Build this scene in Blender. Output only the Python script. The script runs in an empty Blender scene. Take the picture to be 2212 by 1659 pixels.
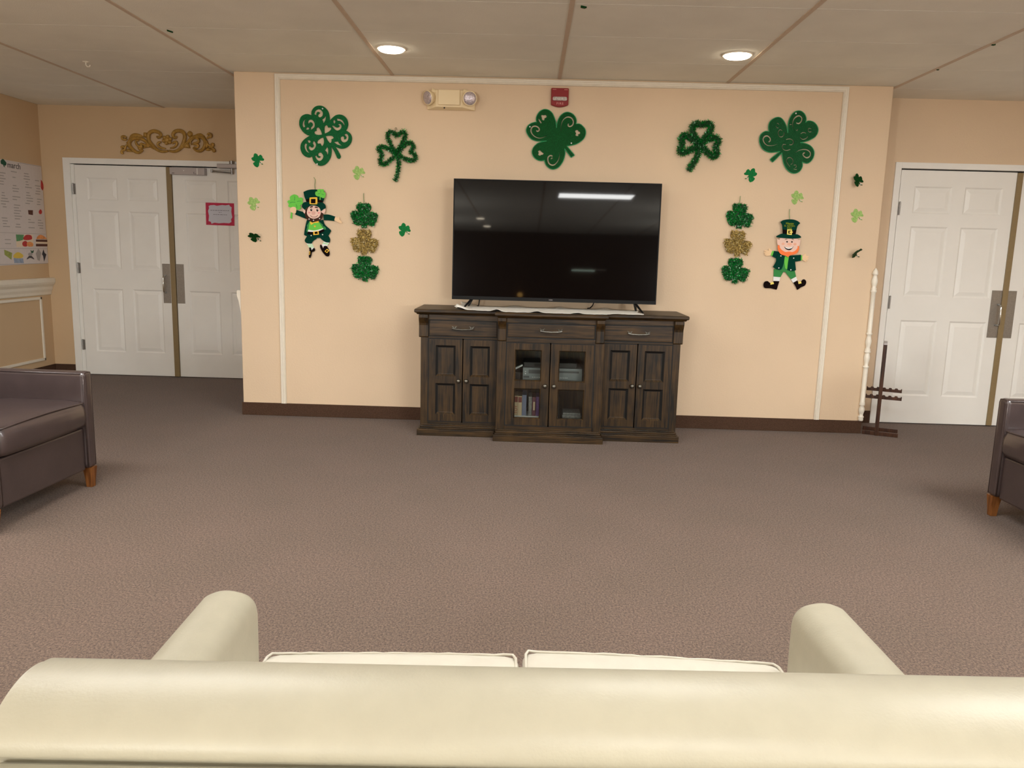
import bpy, bmesh, math, random
from mathutils import Vector, Matrix
random.seed(7)
S = bpy.context.scene
COL = S.collection
PI = math.pi
D = {
 'A': {
  'out': '-1640,2338 -1612,2336 -1588,2321 -1571,2299 -1562,2271 -1558,2235! -1539,2255 -1514,2273 -1483,2279 -1452,2269 -1430,2244 -1423,2212 -1429,2185 -1440,2167! -1418,2155 -1401,2135 -1396,2108 -1403,2081 -1422,2056 -1447,2041 -1476,2036 -1500,2041 -1519,2049! -1501,2022 -1482,1986 -1483,1972 -1493,1963 -1506,1969 -1515,1988 -1532,2021 -1552,2052! -1549,2032 -1549,2002 -1557,1969 -1577,1938 -1602,1917 -1633,1909 -1661,1918 -1683,1939 -1695,1976! -1717,1967 -1745,1974 -1767,1994 -1779,2024 -1778,2054 -1767,2078 -1746,2100 -1710,2124! -1730,2129 -1752,2143 -1773,2168 -1785,2197 -1783,2233 -1768,2260 -1743,2274 -1718,2276 -1695,2269! -1693,2295 -1681,2317 -1662,2332',
  'holes': ['-1598,2141! -1600,2163 -1598,2190 -1587,2201 -1577,2196 -1572,2184! -1558,2186 -1549,2181 -1555,2166 -1574,2152', '-1617,2134! -1646,2131 -1668,2136 -1675,2148 -1669,2157 -1658,2160! -1659,2174 -1651,2185 -1639,2180 -1625,2159', '-1592,2124! -1565,2127 -1543,2125 -1532,2114 -1537,2106 -1548,2103! -1548,2086 -1555,2076 -1566,2080 -1581,2101', '-1609,2114! -1604,2091 -1606,2070 -1616,2053 -1625,2058 -1631,2071! -1644,2068 -1655,2075 -1650,2090 -1631,2106', '-1673,2277! -1665,2300 -1643,2313 -1623,2307 -1610,2288 -1613,2267 -1629,2256 -1641,2259 -1646,2270 -1641,2278 -1631,2287! -1641,2294 -1651,2292 -1657,2282 -1658,2270!', '-1588,2273! -1588,2250 -1596,2229 -1607,2212! -1610,2228 -1616,2241! -1601,2252', '-1724,2251! -1741,2243 -1758,2222 -1762,2198 -1754,2180! -1742,2187! -1748,2207 -1744,2231 -1735,2245', '-1721,2217 -1716,2232 -1700,2238 -1683,2231 -1671,2209 -1675,2185 -1700,2164! -1701,2183! -1689,2194 -1687,2209 -1696,2219 -1709,2217 -1714,2204!', '-1736,2166! -1733,2178 -1722,2183 -1712,2175 -1719,2167', '-1508,2250! -1486,2247 -1464,2235 -1451,2211 -1452,2199! -1465,2220 -1483,2233 -1502,2234!', '-1533,2237! -1523,2238 -1518,2226 -1525,2214 -1533,2223', '-1544,2199! -1527,2198! -1518,2189 -1502,2186 -1488,2195 -1493,2206 -1503,2207! -1491,2213 -1477,2208 -1473,2190 -1484,2173 -1505,2165 -1527,2177', '-1440,2145! -1425,2134 -1422,2113 -1431,2092 -1453,2082 -1472,2090 -1480,2106 -1476,2121 -1462,2125 -1455,2117 -1455,2104! -1444,2105 -1437,2119 -1444,2129 -1453,2137!', '-1531,2082! -1500,2088! -1491,2073 -1472,2058! -1503,2065', '-1728,2090! -1712,2090 -1703,2081 -1712,2072 -1722,2078', '-1744,2068! -1730,2061! -1735,2043 -1729,2019 -1714,2000! -1735,2010 -1749,2034 -1750,2055', '-1682,2089! -1669,2075 -1664,2054 -1676,2030 -1698,2018 -1715,2029 -1718,2044 -1708,2053! -1703,2042 -1691,2040 -1681,2053 -1689,2071!', '-1673,1977! -1662,1985! -1654,1970 -1642,1966 -1629,1976! -1645,1982 -1649,1994 -1638,2005 -1623,2001 -1610,1980 -1617,1959 -1636,1945 -1658,1953', '-1582,2047! -1574,2032 -1574,2005 -1580,1982! -1585,2008 -1598,2021!'],
  'pins': '-1611,2317 -1657,1921',
 },
 'B': {
  'out': '25,2350 53,2343 78,2321 95,2289 107,2254 111,2220! 114,2251 125,2287 143,2312 167,2329 194,2333 222,2323 243,2304 255,2278 253,2252! 280,2252 305,2235 323,2212 326,2182 315,2152 291,2128 258,2109 225,2100 192,2094! 220,2064 251,2030! 226,2013! 202,2042 176,2076! 181,2042 174,2003 159,1970 132,1939 98,1926 67,1934 44,1955 33,1979 30,1989! 3,1985 -25,1992 -50,2013 -63,2042 -57,2072 -37,2097 -10,2114 43,2127! 5,2124 -38,2126 -73,2140 -98,2167 -110,2199 -100,2229 -76,2248 -49,2257 -35,2257! -40,2277 -35,2304 -17,2331 4,2345',
  'holes': ['-4,2305 5,2310 14,2308 29,2310 37,2300 32,2291 21,2286 21,2277 14,2271 3,2278 1,2289', '250,2204 259,2210 270,2209 273,2200 282,2199 286,2189 281,2181 272,2180 273,2169 261,2167 252,2173 256,2185 250,2195', '-18,2052 -7,2060 3,2053 14,2044 23,2037 16,2028 5,2027 -4,2021 -17,2028 -13,2040'],
  'strokes': ['145,2199 144,2231 152,2267 171,2291 195,2300 219,2292 233,2269 228,2245 210,2233 196,2240 199,2253', '44,2167 22,2154 -11,2146 -45,2156 -69,2179 -75,2203 -65,2224 -42,2230 -20,2219 -15,2203 -27,2193 -35,2201', '138,2050 140,2020 130,1987 109,1962 88,1956 66,1967 56,1991 58,2012 73,2024 89,2020', '-23,2284 -14,2269 -1,2252', '77,1998 83,2004 89,2008'],
  'pins': '-84,2224 224,2115',
 },
 'C': {
  'out': '1863,2381 1887,2375 1910,2355 1922,2326 1918,2299! 1938,2312 1969,2308 1995,2290 2013,2261 2012,2229 1997,2202 1971,2184 1939,2169 1892,2158! 1931,2153 1966,2139 1992,2113 2001,2084 1995,2051 1976,2024 1952,2013 1919,2022! 1923,1992 1911,1962 1888,1944 1857,1940 1826,1954 1799,1983 1780,2022 1766,2084! 1738,2051 1704,2015! 1683,2034! 1710,2059 1753,2094! 1717,2087 1674,2085 1636,2099 1610,2125 1596,2160 1597,2195 1612,2219 1635,2232 1661,2231! 1654,2262 1659,2294 1680,2318 1712,2332 1740,2327 1763,2305 1781,2276 1791,2247 1797,2224! 1797,2247 1794,2280 1799,2315 1814,2350 1836,2373',
  'strokes': ['1852,2225 1837,2254 1828,2289 1834,2322 1854,2342 1875,2345 1891,2329 1887,2305 1870,2292 1853,2298', '1730,2145 1698,2134 1661,2133 1636,2149 1623,2175 1632,2195 1653,2200 1672,2185 1675,2168 1664,2157', '1862,2085 1887,2102 1919,2111 1950,2108 1973,2089 1972,2065 1952,2053 1930,2063 1921,2079 1935,2091'],
  'thin': ['1789,2178 1813,2183 1834,2177 1844,2160 1834,2143 1816,2142', '1792,2142 1773,2143 1765,2128 1776,2108 1801,2101 1828,2111', '1756,2240 1740,2246 1728,2228 1735,2205 1751,2195 1768,2205 1772,2229', '1713,2291 1722,2289 1731,2282', '1708,2272 1718,2259 1729,2260', '1892,2220 1909,2231 1931,2225', '1888,2196 1910,2182 1934,2189 1946,2204', '1967,2257 1949,2260 1943,2245 1954,2235 1969,2239', '1835,1986 1815,2008 1805,2031 1815,2049 1833,2051 1851,2035 1850,2012 1837,2002', '1860,1997 1875,2000 1881,1988 1872,1981', '1861,1972 1873,1969 1886,1968', '1807,2283 1815,2285 1822,2284', '1856,2249 1862,2243 1871,2253'],
  'pins': '1844,2362',
 },
 'TA': {
  'paths': ['-1063,2013 -1106,2069 -1128,2120 -1128,2152 -1109,2165 -1085,2156 -1063,2135 -1038,2157 -1013,2167 -998,2149 -1004,2117 -1035,2065 -1059,2016', '-1056,2004 -1019,2059 -988,2084 -957,2091 -938,2070 -944,2043 -963,2028 -935,2010 -919,1990 -928,1968 -963,1965 -997,1973 -1050,2002', '-1069,2001 -1106,2033 -1144,2050 -1175,2059 -1200,2043 -1190,2022 -1172,2011 -1172,1984 -1187,1956 -1178,1932 -1147,1933 -1112,1961 -1069,1995', '-1058,2001 -1048,1951 -1050,1905 -1056,1860 -1073,1811'],
  'hook': '-1063,2157 -1074,2172 -1075,2192 -1066,2194 -1063,2178',
 },
 'TB': {
  'paths': ['1171,2117 1131,2172 1107,2212 1099,2246 1114,2270 1141,2274 1167,2261 1191,2275 1218,2278 1239,2255 1233,2220 1202,2185 1173,2123', '1157,2122 1122,2151 1084,2174 1056,2192 1032,2181 1025,2154 1038,2128 1023,2103 1019,2076 1036,2061 1071,2075 1114,2097 1157,2117', '1178,2128 1204,2161 1233,2170 1266,2178 1291,2166 1296,2139 1273,2114 1289,2088 1293,2061 1270,2042 1235,2060 1203,2089 1174,2115', '1160,2106 1153,2053 1136,2012 1114,1974 1091,1941'],
 },
 'GL': {
  'shapes': ['-1356,1645! -1306,1648 -1261,1645! -1252,1616 -1266,1584! -1240,1582 -1209,1574! -1202,1550 -1216,1512 -1231,1477! -1262,1481 -1284,1495! -1288,1463! -1328,1461! -1326,1490! -1352,1478 -1387,1488! -1400,1524 -1410,1557 -1399,1585! -1373,1589 -1345,1580! -1363,1609', '-1355,1450! -1305,1454 -1259,1451! -1250,1421 -1264,1389! -1238,1387 -1207,1379! -1200,1354 -1214,1316 -1230,1280! -1260,1285 -1283,1299! -1286,1266! -1327,1265! -1325,1293! -1351,1281 -1386,1292! -1399,1328 -1410,1362 -1399,1390! -1372,1393 -1344,1385! -1361,1414', '-1352,1253! -1302,1256 -1256,1253! -1247,1224 -1261,1191! -1235,1189 -1203,1181! -1197,1156 -1211,1117 -1226,1081! -1257,1085 -1280,1100! -1283,1067! -1324,1065! -1322,1095! -1349,1082 -1383,1093! -1396,1129 -1407,1163 -1396,1192! -1370,1195 -1341,1187! -1359,1216'],
  'string': '-1308,1719 -1312,1707 -1308,1646',
 },
 'GR': {
  'shapes': ['1440,1713! 1488,1714 1533,1709! 1543,1679 1530,1649! 1556,1645 1587,1636! 1594,1612 1581,1574 1567,1540! 1537,1546 1514,1561! 1512,1529! 1472,1530! 1473,1558! 1447,1547 1413,1559! 1400,1595 1388,1629 1398,1656! 1424,1658 1452,1648! 1434,1678', '1439,1514! 1488,1515 1533,1510! 1543,1480 1530,1449! 1556,1445 1587,1436! 1594,1411 1581,1373 1567,1339! 1537,1345 1514,1360! 1512,1328! 1472,1328! 1472,1357! 1447,1346 1412,1358! 1399,1395 1387,1429 1398,1456! 1423,1458 1451,1448! 1433,1478', '1436,1313! 1485,1314 1531,1309! 1541,1279 1528,1247! 1554,1244 1585,1234! 1592,1209 1579,1171 1565,1136! 1534,1142 1511,1158! 1509,1125! 1469,1126! 1470,1154! 1444,1143 1409,1156! 1395,1192 1384,1227 1394,1254! 1420,1257 1448,1247! 1430,1277'],
  'string': '1487,1768 1486,1744 1485,1715',
 },
 'L1': {
  'hat': '-1759,1716! -1732,1728 -1701,1735 -1658,1736 -1627,1734 -1604,1729! -1601,1688 -1609,1654 -1619,1638! -1675,1644 -1738,1641! -1743,1658 -1753,1684',
  'hat_band': '-1742,1661! -1714,1667 -1659,1667 -1614,1656! -1617,1639! -1660,1645 -1714,1643 -1738,1641!',
  'brim': '-1773,1608! -1767,1629 -1749,1642 -1714,1643 -1679,1628 -1644,1639 -1617,1642 -1597,1627 -1593,1603 -1610,1593! -1629,1577! -1641,1603 -1676,1618 -1719,1613 -1750,1585! -1766,1598',
  'buckle': ['-1712,1670 -1706,1676 -1663,1679 -1655,1673 -1655,1635 -1662,1628 -1707,1628 -1713,1636', '-1702,1666! -1667,1667! -1669,1635! -1703,1634!'],
  'hat_shamrock': '-1636,1685! -1653,1686 -1665,1692 -1670,1705 -1666,1720 -1653,1722! -1654,1734 -1637,1739 -1623,1738 -1608,1738 -1604,1729 -1606,1718! -1594,1716 -1593,1699 -1597,1680 -1609,1674 -1626,1680 -1630,1687! -1631,1661! -1638,1660!',
  'hair': '-1722,1613! -1742,1589 -1751,1559 -1747,1532 -1728,1510 -1685,1501 -1638,1512 -1618,1539 -1616,1574 -1631,1596 -1660,1616',
  'ear': ['-1766,1606! -1754,1589 -1747,1574! -1753,1557! -1764,1570', '-1600,1605! -1596,1586 -1606,1559! -1626,1570 -1629,1581! -1614,1591'],
  'face': '-1725,1601 -1707,1615 -1676,1620 -1648,1611 -1633,1588 -1631,1566 -1642,1539 -1665,1526 -1689,1522 -1716,1531 -1733,1552 -1735,1574',
  'nose': '-1698,1575 -1676,1576 -1672,1559 -1684,1550 -1698,1554',
  'cheek': ['-1727,1566 -1717,1571 -1708,1567 -1717,1560', '-1655,1566 -1645,1571 -1637,1566 -1646,1560'],
  'eye': ['-1710,1586 -1701,1596 -1694,1586 -1702,1576', '-1664,1585 -1656,1595 -1648,1585 -1656,1575'],
  'brow': ['-1715,1603! -1703,1613 -1689,1614! -1691,1607 -1707,1602!', '-1676,1610! -1660,1610 -1648,1602! -1660,1601 -1676,1604!'],
  'mouth': '-1710,1545! -1696,1535 -1681,1534 -1665,1538 -1654,1548! -1664,1533 -1681,1528 -1698,1531',
  'held_veins': ['-1833,1652 -1829,1667 -1830,1682', '-1867,1632 -1851,1640 -1825,1640', '-1812,1645 -1796,1649 -1780,1648', '-1820,1624 -1814,1610 -1813,1597'],
  'hat_veins': ['-1629,1712 -1628,1721 -1630,1729', '-1649,1704 -1639,1706 -1632,1705', '-1624,1704 -1614,1703 -1606,1698'],
  'arm': ['-1817,1583! -1758,1566 -1747,1548 -1740,1517! -1829,1550!', '-1616,1555! -1575,1556 -1525,1542! -1533,1509! -1575,1513 -1613,1513!'],
  'hand': ['-1865,1590 -1851,1604 -1828,1604 -1819,1588 -1826,1558 -1852,1563 -1865,1571', '-1526,1540! -1509,1534 -1501,1543 -1491,1533 -1495,1522! -1476,1503 -1480,1494 -1497,1497 -1533,1515!'],
  'held_shamrock': '-1821,1587! -1822,1599! -1863,1601 -1879,1609 -1876,1626 -1886,1641 -1878,1652 -1864,1655! -1866,1677 -1850,1691 -1830,1697 -1807,1688 -1801,1671! -1780,1676 -1768,1665 -1771,1649 -1767,1634 -1777,1623 -1791,1619! -1783,1604 -1791,1590 -1807,1585',
  'stem': '-1860,1567! -1850,1568! -1852,1518! -1866,1522!',
  'coat': '-1740,1513! -1685,1503 -1616,1517! -1603,1479 -1561,1443 -1563,1426 -1581,1399 -1608,1387 -1659,1381 -1718,1384 -1757,1398 -1762,1409 -1754,1456',
  'lapel': ['-1718,1502! -1740,1471 -1737,1462! -1745,1433! -1734,1414! -1725,1456', '-1652,1506! -1619,1480! -1618,1467! -1603,1465 -1594,1445! -1612,1444! -1623,1459 -1638,1485'],
  'vest': '-1718,1502! -1693,1494 -1650,1502! -1617,1452! -1655,1437 -1682,1436 -1729,1439!',
  'shirt': '-1729,1440! -1678,1436 -1617,1453! -1613,1444! -1663,1427 -1733,1424!',
  'belt': '-1733,1426! -1690,1424 -1655,1430 -1613,1448! -1607,1433! -1647,1413 -1690,1407 -1736,1406!',
  'belt_buckle': ['-1692,1427! -1650,1433! -1647,1406! -1689,1401!', '-1680,1424! -1659,1428! -1656,1412! -1679,1409!'],
  'bow': '-1716,1503! -1703,1497 -1699,1493! -1650,1507! -1649,1494! -1685,1491! -1706,1476! -1711,1484',
  'button': '-1686,1466 -1678,1473 -1672,1466 -1679,1459',
  'leg': ['-1742,1391! -1675,1385 -1670,1375 -1695,1357 -1709,1337! -1743,1339 -1760,1360', '-1644,1386! -1581,1401! -1567,1376 -1570,1349! -1601,1351 -1632,1371'],
  'sock': ['-1747,1338! -1703,1337! -1690,1309! -1708,1288! -1727,1307!', '-1616,1356! -1576,1348! -1582,1332! -1617,1305! -1631,1328!'],
  'stripe': ['-1743,1330! -1700,1332! -1698,1324! -1738,1322!', '-1734,1316! -1695,1317! -1692,1311! -1729,1309!', '-1620,1348! -1578,1340! -1581,1333! -1625,1341!'],
  'shoe': ['-1727,1307! -1714,1307 -1710,1287! -1690,1307! -1682,1294 -1688,1280 -1706,1273 -1711,1249 -1721,1229 -1730,1241 -1724,1276', '-1644,1324 -1635,1332 -1621,1302! -1615,1321! -1593,1322 -1576,1291 -1571,1260 -1583,1245 -1602,1250 -1624,1274 -1641,1305'],
  'shoe_buckle': ['-1727,1276! -1718,1279! -1719,1256! -1729,1254!', '-1590,1302! -1573,1288! -1591,1270! -1609,1283!'],
  'shoe_dark': ['-1724,1272! -1720,1273! -1722,1260! -1726,1259!', '-1591,1294! -1582,1287! -1592,1278! -1601,1284!'],
  'rivet': '-1719,1518 -1686,1510 -1640,1524 -1705,1397 -1619,1406',
  'string': '-1684,1825 -1675,1812 -1673,1806 -1677,1769 -1675,1735',
 },
 'L2': {
  'hat': '1791,1586! 1810,1600 1845,1607 1884,1607 1917,1597 1937,1582! 1921,1564 1914,1537 1910,1500! 1858,1495 1814,1503! 1810,1538 1805,1565',
  'hat_band': '1811,1533! 1844,1530 1879,1528 1913,1531! 1910,1502! 1882,1499 1846,1500 1813,1503!',
  'buckle': ['1844,1535! 1880,1534! 1880,1523 1887,1515 1881,1508 1881,1494! 1845,1497!', '1853,1526! 1874,1525! 1873,1520! 1862,1520! 1862,1509! 1873,1508! 1873,1503! 1854,1504!'],
  'brim': '1767,1480 1788,1494 1815,1503 1858,1495 1909,1501 1933,1496 1952,1482 1943,1474 1896,1468 1825,1470 1782,1473',
  'head': '1777,1466! 1795,1456! 1803,1470 1860,1474 1919,1470 1936,1458! 1950,1464! 1950,1437 1946,1419 1932,1413 1936,1398 1927,1378 1897,1368 1841,1369 1808,1394 1798,1415 1783,1425',
  'beard': '1786,1414 1799,1417! 1806,1394 1829,1377 1849,1369 1873,1373 1896,1370 1919,1381 1933,1401 1933,1415! 1943,1413 1943,1382 1925,1358 1883,1345 1870,1330! 1849,1342 1815,1351 1791,1382',
  'eye': ['1846,1444 1852,1450 1858,1444 1853,1438', '1882,1444 1888,1450 1895,1444 1889,1438'],
  'brow': ['1832,1457! 1843,1465 1856,1463! 1844,1461', '1884,1466! 1893,1466 1904,1457! 1893,1462'],
  'cheek': ['1812,1427 1824,1438 1837,1428 1825,1418', '1899,1428 1911,1438 1925,1428 1913,1418'],
  'nose': '1854,1427 1871,1436 1890,1428 1873,1417',
  'mouth': '1832,1410! 1851,1396 1869,1392 1890,1398 1903,1413! 1891,1392 1872,1383 1847,1391',
  'teeth': '1838,1406! 1868,1402 1898,1408! 1890,1398 1869,1392 1851,1396',
  'arm': ['1766,1375! 1806,1368 1844,1341! 1839,1322 1782,1321! 1755,1334!', '1883,1343! 1967,1352! 1969,1307! 1926,1300 1902,1303!'],
  'cuff': ['1753,1375! 1767,1374! 1757,1336! 1743,1342!', '1965,1349! 1977,1348! 1979,1312! 1967,1309!'],
  'hand': ['1754,1376! 1731,1392 1722,1386 1730,1376! 1698,1379 1694,1372 1712,1367! 1694,1361 1696,1355 1713,1354! 1698,1350 1700,1344 1721,1346! 1705,1340 1712,1336 1737,1339 1746,1342!', '1979,1341! 1994,1358 2005,1358 2007,1345! 2025,1344 2026,1337 2015,1332! 2026,1327 2025,1321 2013,1321! 2022,1316 2018,1309 2006,1315! 2013,1306 2007,1301 1979,1317!'],
  'body': '1796,1339! 1883,1343 1919,1338! 1929,1260 1934,1231! 1893,1222 1857,1221 1801,1235 1784,1244! 1790,1315',
  'tie': '1848,1342! 1879,1335! 1874,1240! 1858,1248! 1848,1293',
  'jacket': ['1795,1353! 1848,1341! 1844,1317 1841,1281 1832,1246 1817,1236 1784,1244 1765,1256! 1784,1299 1784,1321', '1879,1341! 1923,1346! 1927,1295 1934,1260 1938,1237! 1908,1229 1873,1237! 1875,1298'],
  'leg': ['1776,1242! 1809,1233 1849,1224! 1830,1182! 1779,1185!', '1861,1223! 1932,1234! 1946,1189! 1910,1168! 1888,1192'],
  'sock': ['1778,1186! 1830,1182! 1826,1152! 1779,1153!', '1909,1169! 1948,1188! 1958,1163! 1928,1143!'],
  'boot': ['1779,1152! 1824,1152! 1816,1119 1809,1090 1793,1091 1760,1098 1720,1098 1707,1119 1713,1143 1736,1150 1757,1136 1780,1137!', '1929,1143! 1958,1161! 1971,1142 1986,1151 1997,1169 2015,1168 2025,1148 2016,1124 1990,1111 1975,1099 1962,1092 1950,1114'],
  'boot_buckle': ['1758,1140! 1780,1144! 1785,1130! 1759,1124!', '1964,1151! 1984,1155! 1990,1141! 1968,1135!'],
  'rivet': '1816,1339 1912,1325 1808,1250 1898,1239',
  'string': '1859,1681 1856,1677 1857,1644 1864,1606',
 },
 'ORN': {
  'thick': ['-3509,2172 -3552,2164 -3605,2177 -3648,2214 -3682,2256 -3689,2299 -3674,2334 -3637,2349 -3597,2342 -3571,2323 -3575,2302 -3595,2290 -3606,2303', '-3496,2173 -3453,2167 -3403,2186 -3363,2238 -3342,2298 -3352,2341 -3391,2358 -3432,2350 -3453,2326 -3450,2300 -3430,2292 -3420,2310', '-3749,2177 -3777,2153 -3813,2154 -3852,2184 -3875,2222 -3861,2261 -3824,2281 -3784,2282 -3744,2272 -3710,2247 -3675,2214 -3641,2189', '-3263,2206 -3237,2181 -3197,2180 -3165,2208 -3150,2252 -3162,2290 -3197,2308 -3237,2309 -3278,2291 -3310,2261 -3348,2226 -3385,2195'],
  'mid': ['-3528,2191 -3560,2195 -3590,2207 -3601,2228 -3593,2246 -3571,2248', '-3483,2197 -3447,2206 -3424,2228 -3420,2250 -3436,2256 -3463,2240', '-3781,2258 -3805,2258 -3809,2240 -3796,2215 -3757,2199 -3764,2229 -3729,2221 -3685,2205', '-3280,2231 -3288,2261 -3260,2292 -3224,2293 -3209,2267 -3235,2250 -3262,2240 -3217,2233 -3227,2207 -3259,2211', '-3892,2269 -3915,2264 -3937,2272 -3938,2291 -3918,2294 -3898,2281', '-3886,2226 -3909,2204 -3920,2173 -3943,2164 -3953,2143 -3935,2141', '-3937,2182 -3950,2194 -3932,2201 -3910,2182', '-3130,2286 -3121,2304 -3094,2309 -3093,2332 -3115,2338 -3125,2321', '-3135,2273 -3126,2239 -3101,2227 -3079,2223 -3074,2245 -3096,2244', '-3106,2214 -3075,2202 -3063,2183 -3076,2180 -3085,2193'],
  'leaf': ['-3883,2269! -3859,2312 -3813,2328 -3760,2314! -3743,2293! -3783,2292 -3824,2287 -3861,2265', '-3743,2293! -3736,2336! -3705,2333 -3702,2303! -3716,2290', '-3907,2242! -3884,2256! -3868,2213 -3843,2180! -3888,2191', '-3912,2156! -3897,2183 -3866,2175 -3849,2154!', '-3268,2309! -3231,2335 -3191,2340 -3156,2316! -3144,2290! -3187,2315 -3232,2320', '-3325,2333! -3302,2359 -3275,2347 -3272,2317! -3300,2299', '-3157,2187! -3124,2214 -3089,2193! -3125,2181', '-3154,2243! -3131,2278! -3119,2227 -3147,2200!', '-3748,2190! -3733,2229 -3674,2239 -3640,2197! -3685,2200', '-3299,2201! -3307,2239 -3333,2256 -3375,2208! -3348,2204', '-3801,2211! -3774,2216 -3748,2195 -3772,2160! -3798,2185'],
  'flower': '-3507,2273 -3542,2281 -3523,2311 -3487,2312 -3466,2278 -3490,2244 -3530,2247 -3565,2280 -3566,2250 -3504,2226',
 },
 'NOTE': {
  'border': '-3175,1704! -2901,1703! -2903,1492! -3177,1495!',
  'paper': '-3128,1680! -3092,1683! -3068,1676! -3015,1685! -2983,1682! -2947,1689! -2942,1677! -2924,1666! -2929,1627! -2926,1599! -2921,1572! -2934,1552! -2930,1529! -2953,1515! -3005,1517! -3054,1512! -3094,1517! -3124,1506! -3130,1524! -3152,1531! -3146,1582! -3154,1625! -3143,1652! -3146,1672!',
  'rows': '-3130,1633 -2949,1633 -3050,1614 -3024,1614 -3103,1593 -2972,1594',
  'lockbox': '-3482,2017! -3211,2018! -3215,1956! -3483,1953!',
  'closer': '-3032,2061 -2772,2063 -3032,2020 -2773,2023 -3089,1982 -2909,1998 -2926,1975 -2894,2079',
 },
 'POST': {
  'sheet': '1028,2005 1624,2002 1644,1086 916,1077',
  'line1': '1298,2000 1625,2013',
  'line2': '916,1083 1608,1086',
  'sham': '1036,1988! 1067,2007 1095,1994! 1113,1977 1105,1955! 1080,1949! 1093,1938! 1074,1939! 1066,1957! 1038,1963',
  'march': '1122,1969 1301,1982 1302,1945 1117,1934',
  'fruit': '1169,1353! 1419,1355! 1417,1248! 1165,1239!',
  'red1': '1281,1333 1326,1353 1391,1348 1398,1315 1331,1304 1273,1309',
  'red2': '1254,1280 1298,1297 1328,1280 1314,1247 1261,1250',
  'orange': '1317,1274 1362,1291 1409,1275 1401,1248 1335,1247',
  'green': '1169,1353! 1284,1353! 1267,1306! 1214,1295! 1170,1292!',
  'bun': '1464,1316! 1490,1343 1537,1358 1592,1345 1636,1319!',
  'pat1': '1460,1312! 1637,1312! 1638,1291! 1459,1292!',
  'cheese': '1458,1292! 1638,1291! 1636,1274! 1456,1275!',
  'pat2': '1456,1272! 1636,1272! 1633,1249! 1454,1248!',
  'brown': '1373,1580! 1446,1583! 1441,1537! 1376,1541!',
  'dot': '1540,1582 1565,1597 1586,1581 1577,1557 1548,1552 1535,1565',
  'bag': '991,1216! 1098,1187! 1080,1126! 991,1171!',
  'cake': '1113,1142! 1247,1137! 1253,1094! 1117,1096!',
  'fl': '1116,1168 1181,1194 1251,1167 1227,1141 1123,1142',
  'clover': '1364,1214! 1390,1204 1413,1214 1405,1190 1377,1184!',
  'face': '1327,1180 1361,1190 1393,1180 1379,1160 1336,1160',
  'bodyk': '1335,1157 1379,1157 1414,1126 1355,1140 1299,1127',
  'gray': '1443,1180! 1487,1228! 1528,1187! 1496,1112! 1463,1119!',
  'dark': '1566,1221! 1580,1187! 1607,1173! 1564,1104! 1553,1159! 1538,1173!',
  'col1': '1018,1921 1137,1930 1321,1935 1506,1947 1629,1951',
  'bord': '1603,1876! 1624,1858 1641,1812 1620,1776! 1595,1801',
  'cols': '1017,1914 1131,1920 1321,1932 1494,1943 1623,1951 934,1225 1077,1354 1285,1366 1481,1367 1630,1374',
 },
}

# ---------------------------------------------------------------- materials
def lin(c):
    return tuple(((v/255)/12.92 if v/255 <= .04045 else ((v/255+.055)/1.055)**2.4) for v in c)
def base(name):
    m = bpy.data.materials.new(name); m.use_nodes = True
    nt = m.node_tree; b = nt.nodes['Principled BSDF']
    return m, nt, b
def mat(name, c, rough=.5, metal=0., spec=.5, var=0., scale=40., bump=0., bscale=60., coat=0., emit=None, es=0.):
    """procedural surface: colour varied by noise, optional bump"""
    m, nt, b = base(name); c = lin(c)
    b.inputs['Roughness'].default_value = rough; b.inputs['Metallic'].default_value = metal
    b.inputs['Specular IOR Level'].default_value = spec; b.inputs['Coat Weight'].default_value = coat
    tc = nt.nodes.new('ShaderNodeTexCoord')
    n = nt.nodes.new('ShaderNodeTexNoise'); n.inputs['Scale'].default_value = scale; n.inputs['Detail'].default_value = 4
    nt.links.new(tc.outputs['Object'], n.inputs['Vector'])
    r = nt.nodes.new('ShaderNodeValToRGB')
    r.color_ramp.elements[0].position = .3; r.color_ramp.elements[1].position = .7
    r.color_ramp.elements[0].color = (*[v*(1-var) for v in c], 1)
    r.color_ramp.elements[1].color = (*[min(1, v*(1+var)) for v in c], 1)
    nt.links.new(n.outputs['Fac'], r.inputs['Fac']); nt.links.new(r.outputs['Color'], b.inputs['Base Color'])
    if bump:
        n2 = nt.nodes.new('ShaderNodeTexNoise'); n2.inputs['Scale'].default_value = bscale; n2.inputs['Detail'].default_value = 3
        nt.links.new(tc.outputs['Object'], n2.inputs['Vector'])
        bp = nt.nodes.new('ShaderNodeBump'); bp.inputs['Strength'].default_value = bump; bp.inputs['Distance'].default_value = .004
        nt.links.new(n2.outputs['Fac'], bp.inputs['Height']); nt.links.new(bp.outputs['Normal'], b.inputs['Normal'])
    if emit:
        b.inputs['Emission Color'].default_value = (*emit, 1); b.inputs['Emission Strength'].default_value = es
    return m
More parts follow.
